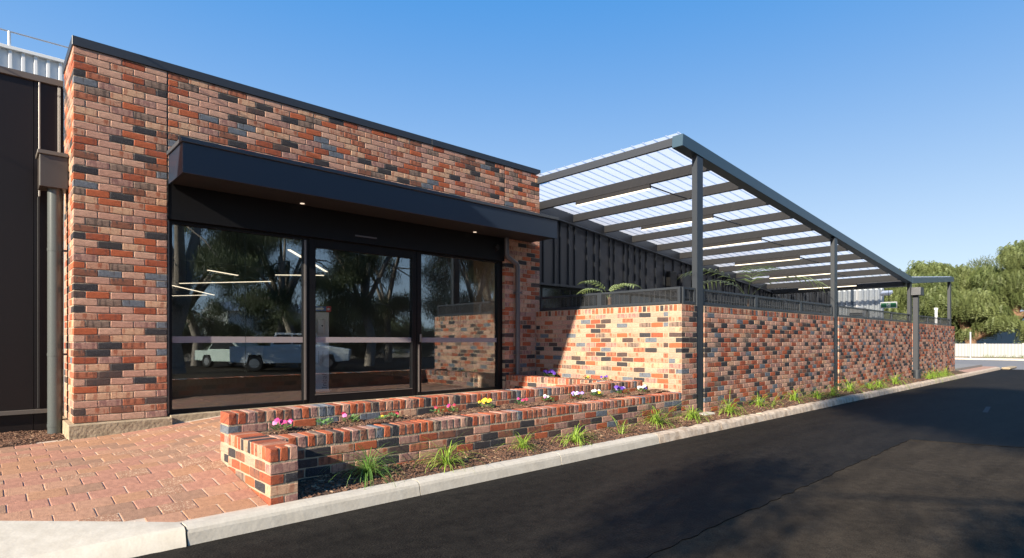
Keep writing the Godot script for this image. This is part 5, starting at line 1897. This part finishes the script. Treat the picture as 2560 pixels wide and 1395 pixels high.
func build_cars() -> void:
	var V := func(a, b): return Vector2(a, b)
	# white utility, side on
	var at := Vector3(10.1, ROAD, 18.4)
	var X := Transform3D(Basis(Vector3.UP, 0.5), at)
	var u := thing("parked_utility", "white dual-cab utility parked across the yard, mirrored in the left window", "car", at)
	var bd := MB.new()
	car_shell(bd, X, [V.call(-2.6, 0.45), V.call(-1.95, 0.40), V.call(-1.85, 0.78), V.call(-1.3, 0.78), V.call(-1.2, 0.38), V.call(1.2, 0.38), V.call(1.3, 0.78), V.call(1.9, 0.78), V.call(2.0, 0.42), V.call(2.55, 0.48), V.call(2.6, 1.0), V.call(1.5, 1.18), V.call(-2.6, 1.15)], 1.85, 0.06)
	part(u, "body", bd, M.car_white)
	var cb := MB.new()
	car_shell(cb, X, [V.call(-0.95, 1.12), V.call(1.45, 1.16), V.call(0.75, 1.74), V.call(-0.7, 1.78)], 1.66, 0.07)
	part(u, "cabin", cb, M.car_white)
	for q in [[-0.72, 0.0], [0.06, 1.0]]:
		for sg in [-1.0, 1.0]:
			var g := MB.new()
			if q[1] == 0.0:
				g.prism(X * Transform3D(Basis(), Vector3(0, 0, sg * 0.828 - 0.004)), [V.call(-0.78, 1.24), V.call(-0.02, 1.24), V.call(-0.02, 1.68), V.call(-0.62, 1.68)], 0.008)
			else:
				g.prism(X * Transform3D(Basis(), Vector3(0, 0, sg * 0.828 - 0.004)), [V.call(0.06, 1.24), V.call(1.18, 1.24), V.call(0.68, 1.66), V.call(0.06, 1.68)], 0.008)
			part(u, "window", g, M.car_glass)
	for px in [-1.57, 1.6]:
		for sg in [-1.0, 1.0]: wheel(u, X * Vector3(px, 0.38, sg * 0.80), X.basis.z, 0.38)
	for sg in [-1.0, 1.0]:
		var hl := MB.new()
		hl.xbox(X * Transform3D(Basis(), Vector3(2.57, 0.85, sg * 0.68)), Vector3(0.08, 0.2, 0.32), 0.02)
		part(u, "headlight", hl, M.chrome)
	# pale old sedan, end on
	var at2 := Vector3(9.3, ROAD, 23.6)
	var X2 := Transform3D(Basis(Vector3.UP, 1.15), at2)
	var s := thing("parked_sedan", "pale old boxy sedan parked beside the utility, mirrored in the left window", "car", at2)
	var sb := MB.new()
	car_shell(sb, X2, [V.call(-2.3, 0.4), V.call(-1.75, 0.36), V.call(-1.65, 0.68), V.call(-1.15, 0.68), V.call(-1.05, 0.33), V.call(1.05, 0.33), V.call(1.15, 0.68), V.call(1.7, 0.68), V.call(1.8, 0.38), V.call(2.3, 0.42), V.call(2.35, 0.82), V.call(1.0, 0.95), V.call(-2.3, 0.9)], 1.75, 0.05)
	part(s, "body", sb, M.car_pale)
	var sc := MB.new()
	car_shell(sc, X2, [V.call(-1.55, 0.89), V.call(0.95, 0.92), V.call(0.35, 1.38), V.call(-1.05, 1.40)], 1.5, 0.07)
	part(s, "cabin", sc, M.car_pale)
	for sg in [-1.0, 1.0]:
		var g := MB.new()
		g.prism(X2 * Transform3D(Basis(), Vector3(0, 0, sg * 0.748 - 0.004)), [V.call(-1.35, 0.97), V.call(0.75, 0.97), V.call(0.3, 1.33), V.call(-1.0, 1.34)], 0.008)
		part(s, "window", g, M.car_glass)
		var tl := MB.new()
		tl.xbox(X2 * Transform3D(Basis(), Vector3(-2.3, 0.7, sg * 0.62)), Vector3(0.04, 0.14, 0.32), 0.01)
		part(s, "tail_light", tl, M.tail_red)
		var rw := MB.new()
	var bg := MB.new()
	bg.quad(X2 * Vector3(-1.60, 0.95, 0.6), X2 * Vector3(-1.60, 0.95, -0.6), X2 * Vector3(-1.14, 1.36, -0.52), X2 * Vector3(-1.14, 1.36, 0.52))
	part(s, "rear_window", bg, M.car_glass)
	var bp := MB.new()
	bp.xbox(X2 * Transform3D(Basis(), Vector3(-2.36, 0.48, 0)), Vector3(0.1, 0.12, 1.7), 0.02)
	part(s, "bumper", bp, M.chrome)
	for px in [-1.4, 1.43]:
		for sg in [-1.0, 1.0]: wheel(s, X2 * Vector3(px, 0.33, sg * 0.74), X2.basis.z, 0.33)


func build_far() -> void:
	# white corrugated fence past the cross street
	var f := thing("metal_fence", "white corrugated metal fence along the far side of the cross street", "fence", Vector3(60.0, 0.1, 0.0))
	var z := -14.0
	while z < 22.0:
		var mb := MB.new()
		var n := 22
		for k in n:
			var a := z + 2.3 * k / n
			var b := z + 2.3 * (k + 1) / n
			var xa := 60.0 + (0.03 if k % 2 else -0.03)
			var xb := 60.0 + (-0.03 if k % 2 else 0.03)
			mb.quad(Vector3(xa, 0.12, a), Vector3(xb, 0.12, b), Vector3(xb, 1.24, b), Vector3(xa, 1.24, a))
		part(f, "fence_sheet", mb, M.fence_white)
		var p := MB.new()
		p.box(Vector3(59.86, 0.1, z - 0.05), Vector3(59.95, 1.30, z + 0.05))
		part(f, "fence_post", p, M.fence_white)
		z += 2.35
	var pp := thing("street_pole", "grey metal pole standing in front of the white fence", "pole", Vector3(54.6, 0.1, -1.3))
	var pm := MB.new()
	pm.tube([Vector3(55.6, 0.1, -0.2), Vector3(55.6, 2.1, -0.2)], [0.06], 8)
	part(pp, "shaft", pm, M.galv)
	var pc := MB.new()
	pc.tube([Vector3(55.6, 2.1, -0.2), Vector3(55.6, 2.16, -0.2)], [0.09, 0.05], 8)
	part(pp, "cap", pc, M.galv)
	var wp := thing("street_pole", "thin white pole seen between the last two pergola posts", "pole", Vector3(45, 0.1, 0.0))
	var wm := MB.new()
	wm.tube([Vector3(45, 0.1, -0.37), Vector3(45, 3.55, -0.37)], [0.075], 8)
	part(wp, "shaft", wm, M.plastic_white)
	var wa := MB.new()
	wa.box(Vector3(44.9, 3.50, -0.47), Vector3(45.1, 3.62, -0.27), 0.03)
	part(wp, "cap", wa, M.plastic_white)
	# far shed behind the trees
	var s := thing("metal_shed", "pale corrugated shed half hidden behind the pepper trees", "shed", Vector3(74, 0.1, 4.0))
	var sm := MB.new()
	sm.box(Vector3(74, 0.1, -8), Vector3(84, 3.4, 22))
	part(s, "wall", sm, M.white_shed)
	var rf := MB.new()
	rf.prism(Transform3D(Basis(EX, Vector3.UP, EZ), Vector3(73.6, 3.4, -8.3)), [Vector2(0, 0), Vector2(10.8, 0), Vector2(5.4, 1.3)], 30.6)
	part(s, "roof", rf, M.galv)
	for k in 40:
		var rb := MB.new()
		rb.box(Vector3(73.95, 0.1, -7.6 + k * 0.75), Vector3(73.999, 3.4, -7.45 + k * 0.75))
		part(s, "rib", rb, M.white_shed)
	var gr := MB.new()
	var r := RandomNumberGenerator.new()
	r.seed = 88
	for k in 900:
		var q := Vector3(r.randf_range(57.5, 59.8), 0.15, r.randf_range(-14, 20))
		if sin(q.z * 0.9) + r.randf() * 0.8 < 0.3: continue
		blade(gr, q, r.randf() * TAU, r.randf_range(0.15, 0.4), 1.2, 0.03, 1.0)
	var go := solo("verge_grass", gr, M.verge, "rough green grass growing along the foot of the white fence", "grass")
	go.set_meta("kind", "stuff")
	# wheel stop at the end of the kerb
	var ws := MB.new()
	ws.box(Vector3(36.0, ROAD, 3.95), Vector3(38.4, 0.17, 4.3), 0.04)
	solo("wheel_stop", ws, M.slab, "grey concrete wheel stop lying past the end of the kerb", "wheel stop")
	# pale shed across the yard, mirrored in the glass
	var m := thing("metal_shed", "pale ribbed shed across the yard, mirrored between the gum trees", "shed", Vector3(24, 0.0, 59))
	var mm := MB.new()
	mm.box(Vector3(18.0, 0.0, 55), Vector3(30, 4.6, 64))
	part(m, "wall", mm, M.white_shed)
	for k in 42:
		var rb := MB.new()
		rb.box(Vector3(18.1 + k * 0.28, 0.0, 54.96), Vector3(18.18 + k * 0.28, 4.6, 54.999))
		part(m, "rib", rb, M.white_shed)
	var mr := MB.new()
	mr.prism(Transform3D(Basis(EZ, Vector3.UP, -EX), Vector3(30.3, 4.6, 54.6)), [Vector2(0, 0), Vector2(9.8, 0), Vector2(4.9, 1.2)], 12.6)
	part(m, "roof", mr, M.galv)
	# invented sail, out of view on the left: its edge draws the shadow line on the sunlit wall
	var sl := thing("added_shade_sail", "invented tan shade sail out of view on the left, added to cast the wall shadow", "shade sail", Vector3(-4, 7, 1.7))
	var c0 := Vector3(-7.2, 7.0, 1.95)
	var c1 := Vector3(-7.2, 7.0, 3.24)
	var c2 := Vector3(-1.6, 7.0, 3.24)
	var c3 := Vector3(-1.6, 7.0, 1.95)
	var cm := MB.new()
	cm.box(c0 - Vector3(0, 0.01, 0), c2 + Vector3(0, 0.01, 0))
	part(sl, "cloth", cm, M.added_sail_cloth)
	for q in [[c0, Vector3(-9.0, 7.5, -0.9)], [c1, Vector3(-9.5, 7.5, 12.0)], [c2, Vector3(-1.4, 7.5, 12.0)], [c3, Vector3(-1.2, 4.8, -1.3)]]:
		var cb := MB.new()
		cb.tube([q[0], q[1]], [0.006], 5)
		part(sl, "cable", cb, M.galv)
	var sp := [[Vector3(-9.0, 0, -0.9), "made-up tall steel post for the added sail, standing at the dark wall"], [Vector3(-9.5, 0, 12.0), "made-up tall steel post for the added sail, far out in the yard"], [Vector3(-1.4, 0, 12.0), "made-up tall steel post for the added sail, facing the entrance"]]
	for q in sp:  # made-up posts, there only to carry the added sail
		var t := thing("added_sail_post", q[1], "post", q[0], "posts of the added shade sail")
		var mb := MB.new()
		mb.tube([q[0], q[0] + Vector3(0, 7.6, 0)], [0.08], 12)
		part(t, "shaft", mb, M.galv)
		var cp := MB.new()
		cp.tube([q[0] + Vector3(0, 7.6, 0), q[0] + Vector3(0, 7.66, 0)], [0.1, 0.06], 12)
		part(t, "cap", cp, M.galv)


func _ready() -> void:
	rng.seed = 20240
	# camera: level, looking along the entrance front, lens shifted up
	var cam := Camera3D.new()
	cam.name = "camera"
	cam.projection = Camera3D.PROJECTION_FRUSTUM
	cam.near = 0.05
	cam.far = 1500.0
	cam.size = 1395.0 / 1436.0 * 0.05
	cam.frustum_offset = Vector2(0, 155.0 / 1436.0 * 0.05)
	cam.position = CAM
	cam.rotation_degrees = Vector3(0, -42.8, 0)
	add_child(cam)
	cam.current = true
	# sky
	var sm := ProceduralSkyMaterial.new()
	sm.sky_top_color = lin(0.004 / EXPOSURE, 0.262 / EXPOSURE, 0.755 / EXPOSURE)
	sm.sky_horizon_color = lin(0.95 / EXPOSURE, 1.12 / EXPOSURE, 1.20 / EXPOSURE)
	sm.sky_curve = 0.186
	sm.ground_bottom_color = Color(0.25, 0.22, 0.2)
	sm.ground_horizon_color = Color(0.6, 0.62, 0.62)
	sm.sun_angle_max = 30.0
	sm.sky_energy_multiplier = 1.0
	var sky := Sky.new()
	sky.sky_material = sm
	var env := Environment.new()
	env.background_mode = Environment.BG_SKY
	env.sky = sky
	env.tonemap_mode = Environment.TONE_MAPPER_LINEAR
	env.tonemap_exposure = EXPOSURE
	env.sdfgi_enabled = true
	env.ssao_enabled = true
	env.ssil_enabled = true
	var we := WorldEnvironment.new()
	we.environment = env
	add_child(we)
	# low winter sun from the left, raking the front
	var sun := DirectionalLight3D.new()
	sun.name = "sun"
	sun.light_energy = 1.6
	sun.light_color = Color(1.0, 0.945, 0.86)
	sun.light_angular_distance = 0.5
	sun.shadow_enabled = true
	add_child(sun)
	sun.basis = Basis.looking_at(Vector3(1.0, -0.47, -0.20).normalized(), Vector3.UP)
	make_materials()
	mat("steel_blue", lin(0.030, 0.060, 0.088), 0.40)
	mat("purlin", lin(0.048, 0.046, 0.045), 0.55)
	mat("batten", lin(0.05, 0.045, 0.042), 0.5)
	mat("flashing_dark", lin(0.055, 0.047, 0.042), 0.35)
	mat("rib_blue", lin(0.07, 0.10, 0.14), 0.4)
	mat("dark_glass", lin(0.008, 0.009, 0.010), 0.05)
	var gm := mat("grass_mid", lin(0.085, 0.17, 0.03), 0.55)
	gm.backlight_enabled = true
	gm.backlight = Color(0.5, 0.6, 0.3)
	build_ground()
	build_entrance()
	build_planters()
	build_walls()
	build_screens()
	build_pergola()
	build_clad_building()
	build_far()
	build_trees()
	build_plants()
	build_cars()
	build_room_things()
